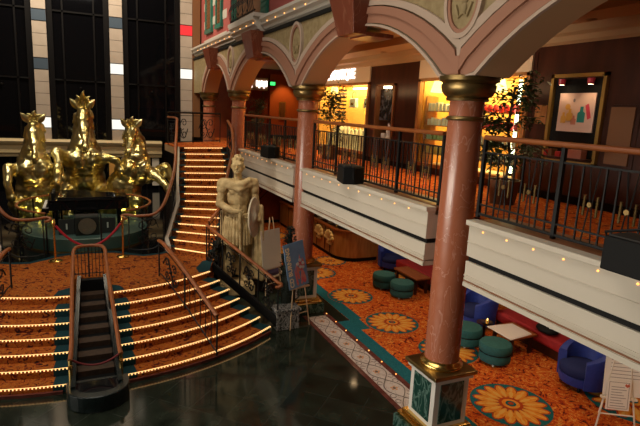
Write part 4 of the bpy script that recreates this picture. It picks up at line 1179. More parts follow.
for k, (x, z) in enumerate(((.02, .50), (.09, .57), (.16, .49), (.08, .42), (.15, .40))): b.prism([(x + .036 * math.cos(a), z + .036 * math.sin(a)) for a in [2 * PI * j / 14 for j in range(14)]], -.012, 0, 'y')
sb(b, 'disc_picture', 'white')
text_part('lettering', 'CD BURNING', .142, Mx @ Matrix.Translation((-.195, -.004, .47)) @ Matrix.Rotation(PI / 2, 4, 'X') @ Matrix.Rotation(PI / 2, 4, 'Z'), 'signyellow', t, .002, .004)
easel((4.20, 12.0, 0), .45, 2.0, 'pine', 'second wooden easel behind the blue sign, holding a plain pale board', .3, .72)
t = thing('blank_board', 'plain grey-white board leaning on the rear easel beside the statue', 'board', (4.20, 12.0, .72), .45)
b = MB().box(-.33, .33, 0, .015, 0, .98); Mq = Matrix.Translation((-.05, -.16, 0)) @ Matrix.Rotation(-.13, 4, 'X'); b.v = [tuple(Mq @ Vector(v)) for v in b.v]; b.build('panel', 'fascia', t, local=True)
MB().box(-.36, .28, -.15, -.10, -.02, .0).build('lower_edge', 'pine', t, local=True)
# dark clipped conifer behind the sign
t = thing('potted_conifer', 'slim dark potted conifer between the blue sign and the second column', 'plant', (4.02, 10.2, 0))
MB().lathe([(.15, 0), (.19, .3), (.2, .33)], t.location, 16).build('pot', 'black', t, smooth=40)
b = MB(); rnd = random.Random(2)
for i in range(700):
    u = rnd.random() ** .8; z = .35 + 1.8 * u; r = .22 * (1 - u) ** .6 * rnd.uniform(.6, 1.05) + .02; a = rnd.uniform(0, 2 * PI)
    p = Vector((4.02 + r * math.cos(a), 10.2 + r * math.sin(a), z)); d = Vector((math.cos(a), math.sin(a), rnd.uniform(.2, .9))).normalized() * .08; sd = Vector((-math.sin(a), math.cos(a), 0)) * .025
    b.add([p, p + d * .5 + sd, p + d, p + d * .5 - sd], [(0, 1, 2, 3)])
b.lathe([(.16, .35), (.17, .8), (.11, 1.5), (.02, 2.1)], (4.02, 10.2, 0), 12)
b.build('foliage', 'topiary', t)
# white easel with notices at the lower right
easel((7.35, 4.70, 0), -.55, 1.62, 'white', 'white easel with printed notices at the right edge beside the blue armchair', .30, .60)
t = thing('notice_sheet', 'white notice sheet with red mark pinned in front on the white easel', 'notice', (7.35, 4.70, .42), -.55)
def tilted(b, parent, name, m, dx=0, dy=-.18, dz=0):
    Q = Matrix.Translation((dx, dy, dz)) @ Matrix.Rotation(-.12, 4, 'X'); b.v = [tuple(Q @ Vector(v)) for v in b.v]; return b.build(name, m, parent, local=True)
tilted(MB().box(-.2, .14, -.006, 0, 0, .46), t, 'sheet', 'paper')
b = MB()
for k in range(8): b.box(-.14, .08 - .03 * (k % 3), -.009, -.006, .06 + k * .042, .068 + k * .042)
for a in ((-.175, .115, .025, .031), (-.175, .115, .428, .434)): b.box(a[0], a[1], -.009, -.006, a[2], a[3])
for x in (-.175, .109): b.box(x, x + .006, -.009, -.006, .025, .434)
tilted(b, t, 'printed_lines', 'ink')
b = MB(); b.prism([(.05, .385), (.085, .36), (.12, .385), (.105, .42), (.085, .40), (.065, .42)], -.012, -.006, 'y'); tilted(b, t, 'red_mark', 'rust')
t = thing('notice_board', 'large white printed board at the back of the white easel', 'notice', (7.35, 4.70, .62), -.55)
tilted(MB().box(-.24, .42, 0, .012, 0, .80), t, 'sheet', 'paper', dy=-.12)
b = MB()
for k in range(9): b.box(-.16, .34 - .05 * (k % 3), -.003, 0, .28 + k * .055, .288 + k * .055)
tilted(b, t, 'printed_lines', 'ink', dy=-.12)

# ---------------------------------------------------------------- lounge furniture
def armchair(loc, rz, label):
    t = thing('armchair', label, 'armchair', loc, rz)
    b = MB(); n = 28; A = math.radians(128); ro, ri = .45, .30; vs = []
    for i in range(n + 1):
        a = -A + 2 * A * i / n; u = abs(a) / A
        h = .80 - .22 * (max(0, u - .35) / .65) ** 1.2
        c, s = math.sin(a), math.cos(a)      # back towards +y
        fl = 1 + .06 * (1 - u)
        vs += [(ro * c * .96, ro * s * .96, .10), (ro * c * fl, ro * s * fl, h - .04), (ro * .95 * c * fl, ro * .95 * s * fl, h), (ri * 1.05 * c * fl, ri * 1.05 * s * fl, h), (ri * c, ri * s, h - .05), (ri * c, ri * s, .10)]
    fs = []
    for i in range(n):
        o = i * 6; p = o + 6
        for k in range(6): fs.append((o + k, o + (k + 1) % 6, p + (k + 1) % 6, p + k))
    fs += [(5, 4, 3, 2, 1, 0), tuple(n * 6 + k for k in range(6))]
    b.add(vs, fs); b.build('shell', 'blue', t, local=True, smooth=50)
    b = MB(); b.lathe([(.36, .10), (.38, .16), (.38, .26)], (0, -.03, 0), 28); b.build('base', 'blue', t, local=True, smooth=50)
    b = MB(); b.lathe([(.33, .26), (.355, .31), (.35, .38), (.31, .42), (.1, .435)], (0, -.06, 0), 28); b.build('seat_cushion', 'bluedeep', t, local=True, smooth=50)
    for a in (.8, 2.35, 3.95, 5.5): MB().lathe([(.025, 0), (.028, .05), (.02, .10)], (.30 * math.cos(a), .30 * math.sin(a) - .03, 0), 10).build('foot', 'black', t, local=True)
    return t
ac = armchair((8.50, 12.95, .012), -.6, 'farthest blue tub armchair at the end of the bar counter')
dup(ac, (8.35, 9.75, .012), -2.5, 'blue tub armchair half hidden behind the left side of nearest column')
dup(ac, (8.08, 8.66, .012), -1.75, 'blue tub armchair just right of the nearest column beside the papers')
dup(ac, (8.06, 5.80, .012), -1.75, 'nearest blue tub armchair, under the balcony at lower right by the notices')
def ottoman(loc, label):
    t = thing('ottoman', label, 'ottoman', loc)
    MB().lathe([(.285, .05), (.30, .08), (.30, .21), (.29, .225)], t.location, 32).build('base', 'tealfab', t, smooth=50)
    MB().lathe([(.29, .23), (.31, .25), (.31, .36), (.29, .40), (.22, .415), (.02, .42)], t.location, 32).build('cushion', 'tealfab', t, smooth=50)
    MB().lathe([(.305, .222), (.312, .228), (.305, .234)], t.location, 32).build('piping', 'black', t)
    for a in (.7, 2.3, 3.9, 5.4): MB().lathe([(.02, 0), (.022, .05)], (t.location.x + .24 * math.cos(a), t.location.y + .24 * math.sin(a), t.location.z), 8).build('caster', 'white', t)
    return t
ot = ottoman((7.33, 11.50, .012), 'round teal ottoman farthest back, beside the dark wooden table')
dup(ot, (7.42, 10.75, .012), 0, 'round teal ottoman in front of the dark wooden table')
dup(ot, (7.16, 7.88, .012), 0, 'round teal ottoman touching the right side of the nearest column')
dup(ot, (7.17, 7.06, .012), 0, 'round teal ottoman nearest the white papers')
def ctable(x0, x1, y0, y1, h, label):
    t = thing('coffee_table', label, 'table', ((x0 + x1) / 2, (y0 + y1) / 2, .012))
    MB().box(x0, x1, y0, y1, h - .045, h).build('tabletop', 'wood', t, bevel=.01)
    for x in (x0 + .07, x1 - .07):
        for y in (y0 + .1, y1 - .1): MB().box(x - .03, x + .03, y - .03, y + .03, .012, h - .045).build('leg', 'mahog', t)
    MB().box(x0 + .06, x1 - .06, y0 + .1, y1 - .1, h - .11, h - .045).build('apron', 'mahog', t)
ctable(7.78, 8.25, 10.65, 11.75, .47, 'bare dark red wooden coffee table beside the far ottomans')
ctable(7.58, 8.22, 7.02, 7.70, .44, 'wooden coffee table covered by white papers')
b = MB()
for k in range(3): b.add([(7.46 + .01 * k, 6.98 + .02 * k, .442 + k * .006), (8.10, 7.06 + .01 * k, .442 + k * .006), (8.10, 7.60, .442 + k * .006), (7.48, 7.68 - .01 * k, .442 + k * .006), (7.46 + .01 * k, 6.98 + .02 * k, .447 + k * .006), (8.10, 7.06 + .01 * k, .447 + k * .006), (8.10, 7.60, .447 + k * .006), (7.48, 7.68 - .01 * k, .447 + k * .006)],
                          [(0, 3, 2, 1), (4, 5, 6, 7), (0, 1, 5, 4), (1, 2, 6, 5), (2, 3, 7, 6), (3, 0, 4, 7)])
o = b.build('paper_sheets', 'paper', origin=(7.8, 7.35, .44)); tag(o, 'spread of white paper sheets covering the near coffee table', 'papers')
t = thing('candle_dish', 'brass dish with a glowing candle at the far corner of the papers', 'candle', (7.66, 7.86, .42))
MB().lathe([(.03, 0), (.10, .01), (.13, .03), (.12, .03), (.05, .015)], t.location, 18).build('dish', 'brass', t, smooth=50)
MB().lathe([(.03, .015), (.03, .06)], t.location, 12).build('candle', 'prodyel', t); MB().ell((7.66, 7.86, .50), (.012, .012, .028), 8).build('flame', 'shoplamp', t)
b = MB(); b.lathe([(.22, .0), (.22, .02), (.03, .04), (.03, .36), (.17, .39), (.17, .40)], (7.66, 7.93, .012), 20)
o = b.build('pedestal_table', 'mahog', origin=(7.66, 7.93, .012)); tag(o, 'tiny dark pedestal table under the glowing candle', 'table')
def banquette(y0, y1, label):
    t = thing('banquette', label, 'sofa', (8.9, (y0 + y1) / 2, .012))
    MB().box(8.40, 9.4, y0, y1, .012, .22).build('base', 'mahog', t)
    MB().box(8.32, 9.2, y0, y1, .22, .45).build('seat', 'red', t, bevel=.05)
    b = MB(); b.prism([(9.12, .45), (9.20, .95), (9.40, .95), (9.40, .22), (9.12, .22)], y0, y1, 'y'); b.build('backrest', 'red', t, bevel=.04)
banquette(6.45, 8.35, 'crimson banquette sofa behind the table with white papers')
banquette(10.0, 12.5, 'crimson banquette sofa behind the bare coffee table')
t = thing('handbag', 'black handbag lying on the crimson banquette seat', 'bag', (8.45, 7.0, .45))
b = MB(); b.ell((8.45, 7.0, .54), (.19, .25, .09), 14); b.build('bag_body', 'black', t, smooth=60)
MB().tube([(8.40, 6.9, .58), (8.37, 6.95, .68), (8.38, 7.05, .70), (8.42, 7.15, .60)], .014, 6).build('strap', 'black', t)
b = MB(); rnd = random.Random(9)
for i in range(9): b.ell((8.50 + rnd.uniform(-.10, .10), 7.02 + rnd.uniform(-.14, .14), .64 + rnd.uniform(-.02, .05)), (rnd.uniform(.07, .12), rnd.uniform(.08, .13), rnd.uniform(.04, .07)), 8)
o = b.build('crumpled_cloth', 'paper', origin=(8.50, 7.02, .62)); voxel(o, .02, 2, .02, 14); tag(o, 'crumpled white cloth heaped on the black handbag', 'cloth')

# bar counter
t = thing('bar_counter', 'honey wooden bar counter with gilt shells and a rounded end behind the second column', 'bar', (7.6, 15.5, 0))
def counter_poly(g=0.):
    pts = [(7.2 - g, 19.5)] + [(7.2 - g, 14.5)]
    c = (7.85, 14.5); r = .65 + g
    pts += [(c[0] - r * math.cos(a), c[1] - r * math.sin(a)) for a in [PI * .5 * i / 10 for i in range(1, 11)]]
    pts += [(8.5, 13.85 - g), (8.5, 14.4), (8.1, 14.4), (7.85, 14.6), (7.8, 19.5)]
    return pts
b = MB(); b.prism(counter_poly(), .14, .96); b.build('counter_front', 'woodlight', t)
b = MB(); b.prism(counter_poly(-.05), .0, .14); b.build('toe_kick', 'black', t)
b = MB(); b.prism(counter_poly(.05), .96, 1.01); b.build('counter_edge', 'wood', t)
b = MB(); b.prism(counter_poly(-.10), 1.01, 1.018); b.build('counter_top', 'blackgloss', t)
for y in (14.0 + .7, 15.1, 15.75, 16.7, 17.6, 18.5):
    MB().box(7.185, 7.2, y - .02, y + .02, .14, .96).build('panel_seam', 'mahog', t)
def shell(y, label):
    b = MB()
    for k in range(7):
        a = PI * (k + .5) / 7; u = Vector((0, math.cos(a), math.sin(a)))
        p = Vector((7.18, y, .58)); b.limb([p + u * .05, p + u * .17, p + u * .26], [.025, .055, .07], 8)
    b.ell((7.18, y, .55), (.04, .13, .06), 10); b.bx(7.18, y, .46, .04, .34, .07)
    o = b.build('shell_ornament', 'archwhite', origin=(7.2, y, .5), smooth=60); o.data.materials.clear(); o.data.materials.append(M['prodyel']); return o
b = None
for y, lab in ((15.55, 'gilt shell ornament on the bar front, left one'), (14.75, 'gilt shell ornament on the bar front, right one')):
    o = shell(y, lab); o.data.materials.clear(); o.data.materials.append(M['shellgold']); o.parent = t; o.location = o.location - t.location
t = thing('beer_tap', 'small brass beer tap standing on the bar counter', 'tap', (7.45, 14.75, 1.018))
MB().lathe([(.05, 0), (.03, .03), (.03, .22), (.04, .25)], t.location, 12).build('column', 'brass', t, smooth=50); MB().tube([(7.45, 14.75, 1.23), (7.36, 14.72, 1.23), (7.34, 14.72, 1.18)], .012, 6).build('spout', 'brass', t)
for k, (x, y) in enumerate(((7.5, 15.2), (7.42, 15.9), (7.6, 16.3))):
    o = MB().box(x - .14, x + .14, y - .09, y + .09, 1.018, 1.04).build('drip_tray', 'grille', origin=(x, y, 1.018)); tag(o, ('dark drip tray on the bar top nearest the brass tap', 'dark drip tray on the bar top, second from the brass tap', 'dark drip tray on the bar top farthest from the brass tap')[k], 'tray')
struct(MB().box(8.95, 9.6, 13.2, 14.3, 0, 2.78).build('wall_bar_end', 'woodlight'))

# ---------------------------------------------------------------- promenade plants
def ficus(loc, h, w, label, seed, n=420):
    t = thing('potted_ficus', label, 'plant', loc); x, y, z = loc; rnd = random.Random(seed)
    MB().lathe([(.20, 0), (.25, .36), (.27, .40), (.23, .40), (.22, .36)], loc, 20).build('pot', 'pot', t, smooth=40)
    b = MB(); tr = [(x, y, z + .35), (x + .03, y - .02, z + h * .35), (x - .02, y + .03, z + h * .6), (x, y, z + h * .9)]
    b.tube(catmull(tr, 4), .022, 6); br = []
    for i in range(22):
        u = rnd.uniform(.28, .9); a = rnd.uniform(0, 2 * PI); p = Vector((x, y, z + h * u)); L = w * rnd.uniform(.5, 1.0) * (1.15 - .5 * u)
        q = p + Vector((math.cos(a) * L, math.sin(a) * L, rnd.uniform(.05, .3))); b.tube([p, p.lerp(q, .5) + Vector((0, 0, .06)), q], .007, 4); br.append((p, q))
    b.build('trunk', 'bark', t)
    b = MB()
    for i in range(n):
        p, q = rnd.choice(br); c = p.lerp(q, rnd.uniform(.3, 1.1)) + Vector((rnd.gauss(0, .06), rnd.gauss(0, .06), rnd.gauss(0, .09)))
        a = rnd.uniform(0, 2 * PI); d = Vector((math.cos(a), math.sin(a), rnd.uniform(-.9, .2))).normalized(); sd = d.cross(Vector((0, 0, 1))).normalized(); L = rnd.uniform(.09, .15); up = sd.cross(d) * .015
        b.add([c, c + d * L * .45 + sd * L * .24 + up, c + d * L, c + d * L * .45 - sd * L * .24 + up], [(0, 1, 2, 3)])
    b.build('foliage', 'leaf', t)
ficus((6.3, 6.45, MID), 2.1, .62, 'tall potted ficus tree right of the nearest column on the promenade', 1, 1000)
ficus((6.55, 13.75, MID), 1.95, .55, 'potted ficus tree in front of the boutique window beside second column', 2, 760)
ficus((5.6, 17.9, MID), 1.8, .4, 'small dim potted tree on the promenade beside the third column', 3, 260)

# ---------------------------------------------------------------- display box, framed advert, notice plaque
t = thing('advert_case', 'gilt framed display case with perfume advert on the dark promenade wall', 'display case', (WX, 6.32, 3.98))
b = MB(); y0, y1, z0, z1 = 5.80, 6.88, 3.98, 5.48
for (a, c, d, e) in ((y0, y0 + .06, z0, z1), (y1 - .06, y1, z0, z1), (y0, y1, z0, z0 + .05), (y0, y1, z1 - .06, z1)): b.box(WX - .07, WX, a, c, d, e)
b.build('gilt_frame', 'goldframe', t)
MB().box(WX - .03, WX, y0 + .09, y1 - .09, z0 + .06, z1 - .09).build('back_panel', 'black', t)
MB().box(WX - .24, WX - .03, y0 + .05, y1 - .05, 4.06, 4.09).build('shelf', 'mahog', t)
ad = MB().box(WX - .05, WX - .03, 5.95, 6.66, 4.52, 5.16).build('advert_print', 'adpink', t)
def bottle2(y, z, w, h, m, name):
    b = MB(); b.prism([(y - w, z), (y + w, z), (y + w, z + h * .6), (y + w * .4, z + h * .7), (y + w * .4, z + h), (y - w * .4, z + h), (y - w * .4, z + h * .7), (y - w, z + h * .6)], WX - .056, WX - .05, 'x'); b.build(name, m, ad)
bottle2(6.19, 4.68, .07, .26, 'adteal', 'teal_bottle_picture'); bottle2(6.42, 4.70, .06, .20, 'adyellow', 'amber_bottle_picture'); bottle2(6.54, 4.66, .05, .18, 'adyellow', 'amber_bottle_picture'); bottle2(6.33, 4.64, .05, .15, 'giftpink', 'pink_bottle_picture')
b = MB(); b.prism([(6.0, 4.76), (6.06, 4.73), (6.13, 4.96), (6.07, 4.99)], WX - .056, WX - .05, 'x'); b.build('red_tube_picture', 'adred', ad)
b = MB(); b.prism([(6.36 + .02 * math.cos(a), 5.04 + .03 * math.sin(a)) for a in [2 * PI * j / 10 for j in range(10)]], WX - .056, WX - .05, 'x'); b.build('emblem_picture', 'ink', ad)
b = MB()
for q in (1,): b.prism([(6.47 + .05 * math.cos(a), 4.93 + .05 * math.sin(a)) for a in [2 * PI * j / 12 for j in range(12)]], WX - .0575, WX - .05, 'x')
b.build('round_cap_picture', 'adyellow', ad)
for y in (6.02, 6.58):
    MB().lathe([(.05, -.10), (.06, 0)], (WX - .14, y, 5.39), 14).build('spot_lamp', 'adred', t); MB().lathe([(.04, -.10), (.001, -.102)], (WX - .14, y, 5.39), 14).build('lamp_lens', 'down', t)
for k, (y, w, h, m) in enumerate(((6.10, .30, .14, 'giftpink'), (6.42, .10, .09, 'prodred'), (6.58, .08, .12, 'shutter'), (6.68, .07, .10, 'prodred'))):
    o = MB().box(WX - .22, WX - .08, y - w / 2, y + w / 2, 4.09, 4.09 + h).build('gift_box', m, origin=(WX - .15, y, 4.09), bevel=.006)
    tag(o, ('wide pink gift box on the shelf below the perfume advert', 'small red gift box just left of the wide pink box', 'small brown gift box on the advert shelf', 'red gift box at the left end of the advert shelf')[k], 'box')
o = MB().box(WX - .03, WX, 6.93, 7.20, 4.62, 4.96).build('wall_plaque', 'woodlight', origin=(WX, 7.06, 4.62), bevel=.006); tag(o, 'small honey coloured wooden plaque left of the framed perfume advert', 'plaque')
# dark display box between the shops
t = thing('art_case', 'dark framed display case with a black picture between the two lit shops', 'display case', (WX, 12.5, 3.95))
b = MB(); y0, y1, z0, z1 = 12.0, 13.0, 3.95, 5.48
for (a, c, d, e) in ((y0, y0 + .08, z0, z1), (y1 - .08, y1, z0, z1), (y0, y1, z0, z0 + .06), (y0, y1, z1 - .06, z1)): b.box(WX - .06, WX + .4, a, c, d, e)
b.build('wood_frame', 'shutter', t); MB().box(WX + .38, WX + .4, y0 + .08, y1 - .08, z0 + .06, z1 - .06).build('back_panel', 'mahog', t)
MB().box(WX + .06, WX + .10, 12.14, 12.90, 4.50, 5.34).build('dark_picture', 'darkart', t)
MB().box(WX + .0, WX + .10, 12.40, 12.66, 5.36, 5.42).build('case_lamp', 'down', t)
t = thing('statuette', 'small white figurine standing in the dark display case', 'figurine', (WX + .12, 12.42, 4.01))
b = MB(); b.lathe([(.10, 0), (.09, .04), (.05, .06)], t.location, 14); b.build('base', 'paper', t, smooth=50)
b = MB(); x, y, z = t.location; b.limb([(x, y, z + .05), (x, y + .02, z + .18), (x, y - .02, z + .30), (x, y + .04, z + .40)], [.06, .075, .05, .03], 10); b.limb([(x, y, z + .28), (x, y - .10, z + .36)], [.025, .015], 8); b.build('figure', 'paper', t, smooth=60)
o = MB().box(WX + .08, WX + .3, 12.58, 12.78, 4.01, 4.14).build('white_box', 'paper', origin=(WX + .2, 12.68, 4.01)); tag(o, 'small white box beside the figurine in the dark display case', 'box')

# ---------------------------------------------------------------- shop interiors
def shop_room(y0, y1, n, back):
    b = MB(); b.box(WX + 1.0, WX + 1.06, y0, y1, MID, 5.9); b.box(WX + .12, WX + 1.0, y0 - .06, y0, MID, 5.9); b.box(WX + .12, WX + 1.0, y1, y1 + .06, MID, 5.9)
    b.box(WX + .12, WX + 1.0, y0, y1, 5.62, 5.68)
    struct(b.build(n, back))
    struct(MB().box(WX + .12, WX + 1.0, y0, y1, 3.42, 3.5).build('floor_' + n.split('_', 1)[1], 'prodwhite'))
shop_room(7.45, 10.92, 'wall_gift_shop', 'shopback')
shop_room(13.47, 17.15, 'wall_boutique', 'shopback')
rnd = random.Random(11)
# gift shop shelves and goods
def shelf_unit(y0, y1, label, zs):
    t = thing('shelf_unit', label, 'shelves', (WX + .33, (y0 + y1) / 2, 3.5))
    for y in (y0, y1): MB().box(WX + .16, WX + .50, y - .02, y + .02, 3.5, 5.15).build('side_panel', 'woodlight', t)
    for z in zs: MB().box(WX + .16, WX + .50, y0, y1, z - .02, z).build('shelf', 'woodlight', t)
zs = [3.78, 4.12, 4.46, 4.80]
shelf_unit(9.6, 10.84, 'lit wooden shelves of boxes in the shop window left of nearest column', zs)
shelf_unit(7.75, 9.15, 'lit wooden shelves of red jars in the shop window right of nearest column', zs)
names = ['bottom', 'second', 'third', 'top']
for si, (y0, y1, side) in enumerate(((9.65, 10.80, 'left'), (7.8, 9.1, 'right'))):
    for zi, z in enumerate(zs):
        n = 8
        for k in range(n):
            y = y0 + (y1 - y0) * (k + .5) / n
            if side == 'left':
                m = ('prodyel', 'prodgreen', 'prodwhite', 'prodwhite')[zi]; h = rnd.uniform(.14, .22); w = .05
                o = MB().box(WX + .19, WX + .34, y - w, y + w, z, z + h).build('product_box', m, origin=(WX + .26, y, z))
                tag(o, '%s box on the %s shelf of the shop window left of nearest column' % (('yellow', 'green', 'cream', 'white')[zi], names[zi]), 'box', 'boxes on the %s shelf left of the column' % names[zi])
            else:
                m = ('prodwhite', 'prodwhite', 'prodred', 'prodred')[zi]
                b = MB(); c = (WX + .26, y, z); b.lathe([(.045, 0), (.06, .03), (.06, .12), (.04, .15), (.04, .17)], c, 10)
                o = b.build('product_jar', m, origin=c, smooth=50)
                tag(o, '%s jar on the %s shelf of the shop window right of nearest column' % (('pale', 'cream', 'red', 'crimson')[zi], names[zi]), 'jar', 'jars on the %s shelf right of the column' % names[zi])
def pendant(loc, r, h, m, label, mat2='goldframe'):
    t = thing('pendant_lamp', label, 'lamp', loc); x, y, z = loc
    MB().lathe([(r * .75, 0), (r, -h)], (x, y, z), 18).build('lamp_shade', m, t, smooth=50); MB().tube([(x, y, z), (x, y, 5.62)], .008, 5).build('cord', 'black', t)
pendant((WX + .33, 10.45, 5.50), .30, .26, 'shoplamp', 'glowing amber pendant lamp in shop window left of nearest column')
pendant((WX + .33, 8.75, 5.50), .30, .26, 'shoplamp', 'glowing amber pendant lamp in shop window right of nearest column')
t = thing('tube_lamp', 'bright vertical tube lamp in the shop window behind the ficus tree', 'lamp', (WX + .3, 7.95, 3.55))
MB().tube([(WX + .3, 7.95, 3.6), (WX + .3, 7.95, 5.45)], .04, 10).build('tube', 'shoptube', t, smooth=60); MB().lathe([(.06, 0), (.06, .06)], t.location, 12).build('holder', 'black', t)
# boutique goods
def handbag(y, z, label, m='prodwhite'):
    t = thing('hanging_handbag', label, 'handbag', (WX + .3, y, z)); x = WX + .3
    MB().prism([(y - .22, z), (y + .22, z), (y + .18, z + .3), (y - .18, z + .3)], x - .06, x + .06, 'x').build('bag_body', m, t, bevel=.02)
    b = MB(); b.tube([(x, y - .13, z + .29), (x, y - .10, z + .46), (x, y, z + .50), (x, y + .10, z + .46), (x, y + .13, z + .29)], .012, 6); b.tube([(x, y, z + .50), (x, y, 5.62)], .004, 4); b.build('handle', 'black', t)
    MB().box(x - .066, x - .06, y - .09, y + .09, z + .08, z + .16).build('buckle', 'brass', t)
handbag(14.0, 4.82, 'white handbag hanging in the boutique window, right of the pair'); handbag(14.95, 4.82, 'white handbag hanging in the boutique window, left of the pair')
t = thing('display_plinth', 'long pale display plinth in the boutique window', 'plinth', (WX + .6, 15.2, 3.5)); MB().box(WX + .3, WX + .9, 13.7, 16.9, 3.5, 3.95).build('plinth_block', 'prodwhite', t, bevel=.01)
t = thing('jewellery_bust', 'black necklace bust on the boutique display plinth', 'bust', (WX + .42, 13.98, 3.95)); x, y, z = t.location
b = MB(); b.limb([(x, y, z + .08), (x, y, z + .28), (x, y, z + .52)], [.13, .19, .07], 12); b.build('bust', 'black', t, smooth=60); MB().tube([(x - .17, y + .1 * math.cos(a), z + .32 + .1 * math.sin(a)) for a in [PI + PI * i / 10 for i in range(11)]], .012, 5).build('necklace', 'brass', t)
for k in range(9):
    y = 14.4 + k * .26; c = (WX + .42, y, 3.95); b = MB(); h = rnd.uniform(.18, .34)
    b.lathe([(.05, 0), (.065, .02), (.06, h * .7), (.025, h * .8), (.03, h)], c, 10); o = b.build('display_bottle', 'prodwhite', origin=c, smooth=50); tag(o, 'pale bottle standing in the row on the boutique display plinth', 'bottle', 'bottles on the boutique plinth')
t = thing('boutique_rack', 'tall slatted black and white rack in the middle of the boutique window', 'rack', (WX + .45, 15.75, 3.5))
for y in (15.62, 15.88): MB().tube([(WX + .45, y + .35, 3.95), (WX + .45, y + .35, 5.5)], .015, 5).build('upright', 'brass', t)
for k in range(12): MB().box(WX + .37, WX + .55, 15.95, 16.25, 4.05 + k * .12, 4.10 + k * .12).build('slat', 'black', t)
for y, lab in ((16.5, 'glowing amber pendant lamp at the left of the boutique window'), (13.85, 'glowing amber pendant lamp at the right of the boutique window')): pendant((WX + .35, y, 5.5), .14, .22, 'shoplamp', lab)
t = thing('tube_lamp', 'bright horizontal tube lamp at the top of the boutique window', 'lamp', (WX + .4, 14.6, 5.45))
MB().tube([(WX + .4, 13.9, 5.42), (WX + .4, 15.2, 5.42)], .03, 8).build('tube', 'shoptube', t, smooth=60); MB().box(WX + .36, WX + .44, 13.9, 15.2, 5.45, 5.62).build('holder', 'woodlight', t)
# lit signs
Rw = Matrix(((0, 0, -1, 0), (-1, 0, 0, 0), (0, 1, 0, 0), (0, 0, 0, 1)))
t = thing('boutique_sign', 'white glowing boutique sign on the cream header over shop window', 'sign', (WX - .05, 15.5, 5.8))
text_part('lettering', 'JEWEL BOUTIQUE', .40, Matrix.Translation((0, .2, .02)) @ Rw @ Matrix.Diagonal((.86, 1, 1, 1)), 'signlit', t, .02, .012)
t = thing('hall_sign', 'white glowing sign on a tan band at the far end of the promenade', 'sign', (7.1, 22.53, 5.72))
for i in range(7):
    b = MB(); b.bx(6.68 + i * .11 + (.14 if i > 1 else 0), 22.535, 5.72 + .02 * (-1) ** i, .075, .03, .26 + .05 * (i % 2)); b.build('letter', 'signlit', t)
t = thing('exit_light', 'tiny green exit light at the far end of the promenade', 'sign', (7.75, 22.6, 5.76)); MB().box(7.66, 7.86, 22.46, 22.52, 5.70, 5.84).build('lens', 'exitlit', t); MB().box(7.64, 7.88, 22.52, 22.78, 5.68, 5.86).build('housing', 'black', t)
t = thing('framed_picture', 'small framed picture on the orange wall at the promenade end', 'picture', (8.35, 22.78, 4.2)); MB().box(8.2, 8.5, 22.75, 22.80, 4.2, 5.0).build('frame', 'goldframe', t); MB().box(8.24, 8.46, 22.74, 22.75, 4.25, 4.95).build('print', 'shutter', t)
t = thing('hall_bench', 'low dark curved bench on the promenade carpet left of the second column', 'bench', (6.9, 18.3, MID)); MB().box(6.3, 7.5, 18.1, 18.5, MID + .3, MID + .42).build('seat', 'black', t, bevel=.02)
for x in (6.45, 7.35): MB().box(x - .04, x + .04, 18.15, 18.45, MID, MID + .3).build('leg', 'black', t)

# ---------------------------------------------------------------- lights
def area(name, loc, size, power, col, rot=(0, 0, 0), sy=None, spread=None):
    l = bpy.data.lights.new(name, 'AREA'); l.energy = power; l.color = col; l.size = size
    if sy: l.shape = 'RECTANGLE'; l.size_y = sy
    if spread: l.spread = spread
    o = bpy.data.objects.new(name, l); C.objects.link(o); o.location = loc; o.rotation_euler = rot; return o
def spot(name, loc, target, power, col, ang=60, blend=.6, r=.08):
    l = bpy.data.lights.new(name, 'SPOT'); l.energy = power; l.color = col; l.spot_size = math.radians(ang); l.spot_blend = blend; l.shadow_soft_size = r
    o = bpy.data.objects.new(name, l); C.objects.link(o); o.location = loc
    d = Vector(target) - Vector(loc); o.rotation_euler = d.to_track_quat('-Z', 'Y').to_euler(); return o
W = (1, .86, .68); WW = (1, .66, .34)
area('atrium_ceiling_light', (-1.5, 7, 11.9), 5, 520, (1, .92, .80), sy=9)
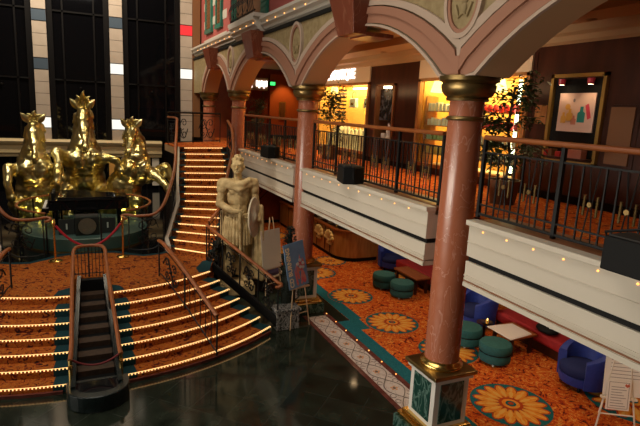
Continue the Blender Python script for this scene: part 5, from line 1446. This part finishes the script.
# added unseen wash on the balcony fronts, kept low to spare the arches
area('balcony_front_fill', (-6.5, 6, 2.4), 1.0, 165, (1, .92, .78), rot=(0, math.radians(-93), 0), sy=10, spread=math.radians(75))
area('promenade_ceiling_fill', (6.9, 12.2, 5.3), .3, 16, (1, .62, .30), rot=(0, math.radians(-140), 0), sy=9.5)  # added fill for promenade ceiling and shop headers, no cove there
for y in (3.4, 5.9, 8.6, 11.5, 14.2, 17.2): spot('lobby_downlight', (6.6, y, 2.74), (6.5, y, 0), 80, WW, 125, .8)
for y in (6.6, 9.4, 12.3): spot('lobby_downlight', (8.5, y, 2.74), (8.3, y, 0), 32, W, 120, .8)
for y, pw_ in ((3.5, 18), (5.96, 24), (8.9, 45), (12.13, 55), (15.2, 60), (18.5, 60)): spot('promenade_downlight', (6.9, y, 6.2), (6.5, y, MID), pw_, WW, 120, .8)
area('shop_light', (WX + .5, 9.2, 5.58), .7, 190, (1, .64, .25), sy=3.2)
area('boutique_light', (WX + .5, 15.3, 5.58), .7, 190, (1, .66, .28), sy=3.4)
spot('hall_spot', (8.3, 21.9, 6.3), (8.4, 22.8, 4.6), 90, (1, .5, .16), 60)
spot('advert_lamp', (WX - .2, 6.02, 5.28), (WX, 6.1, 4.4), 5, WW, 110); spot('advert_lamp', (WX - .2, 6.58, 5.28), (WX, 6.5, 4.4), 5, WW, 110)
spot('horse_spot', (-3.0, 12.2, 8.5), (-.6, 16.6, 2.5), 480, (1, .90, .66), 40); spot('horse_spot', (2.5, 12.0, 8.5), (.8, 16.6, 2.5), 480, (1, .88, .62), 40)
for x in (-1.2, 1.2): spot('horse_uplight', (x, 15.5 + .35, 1.15), (x, 17.2, 2.4), 22, (1, .7, .22), 110)
area('back_wall_fill', (-.5, 19.5, 11.6), 6, 700, (1, .84, .62), rot=(math.radians(35), 0, 0), sy=1.2)  # added fill to brighten the pilasters and sill
spot('facade_fill', (-1.5, 15, 10.8), (4.7, 18.5, 8.0), 900, (1, .85, .7), 60)  # added unseen light to lift the dark upper facade
spot('stair_spot', (1.0, 8.0, 10.5), (.5, 10.2, .8), 150, (1, .72, .42), 50)
spot('statue_spot', (.2, 9.0, 8.5), (3.4, 12.1, 2.0), 900, (1, .84, .60), 24)
w = bpy.data.worlds.new('world'); bpy.context.scene.world = w; w.use_nodes = True
w.node_tree.nodes['Background'].inputs[0].default_value = (1, .8, .6, 1); w.node_tree.nodes['Background'].inputs[1].default_value = .02
sc = bpy.context.scene
sc.view_settings.view_transform = 'Standard'; sc.view_settings.look = 'None'; sc.view_settings.exposure = 0; sc.view_settings.gamma = 1; sc.view_settings.use_curve_mapping = False
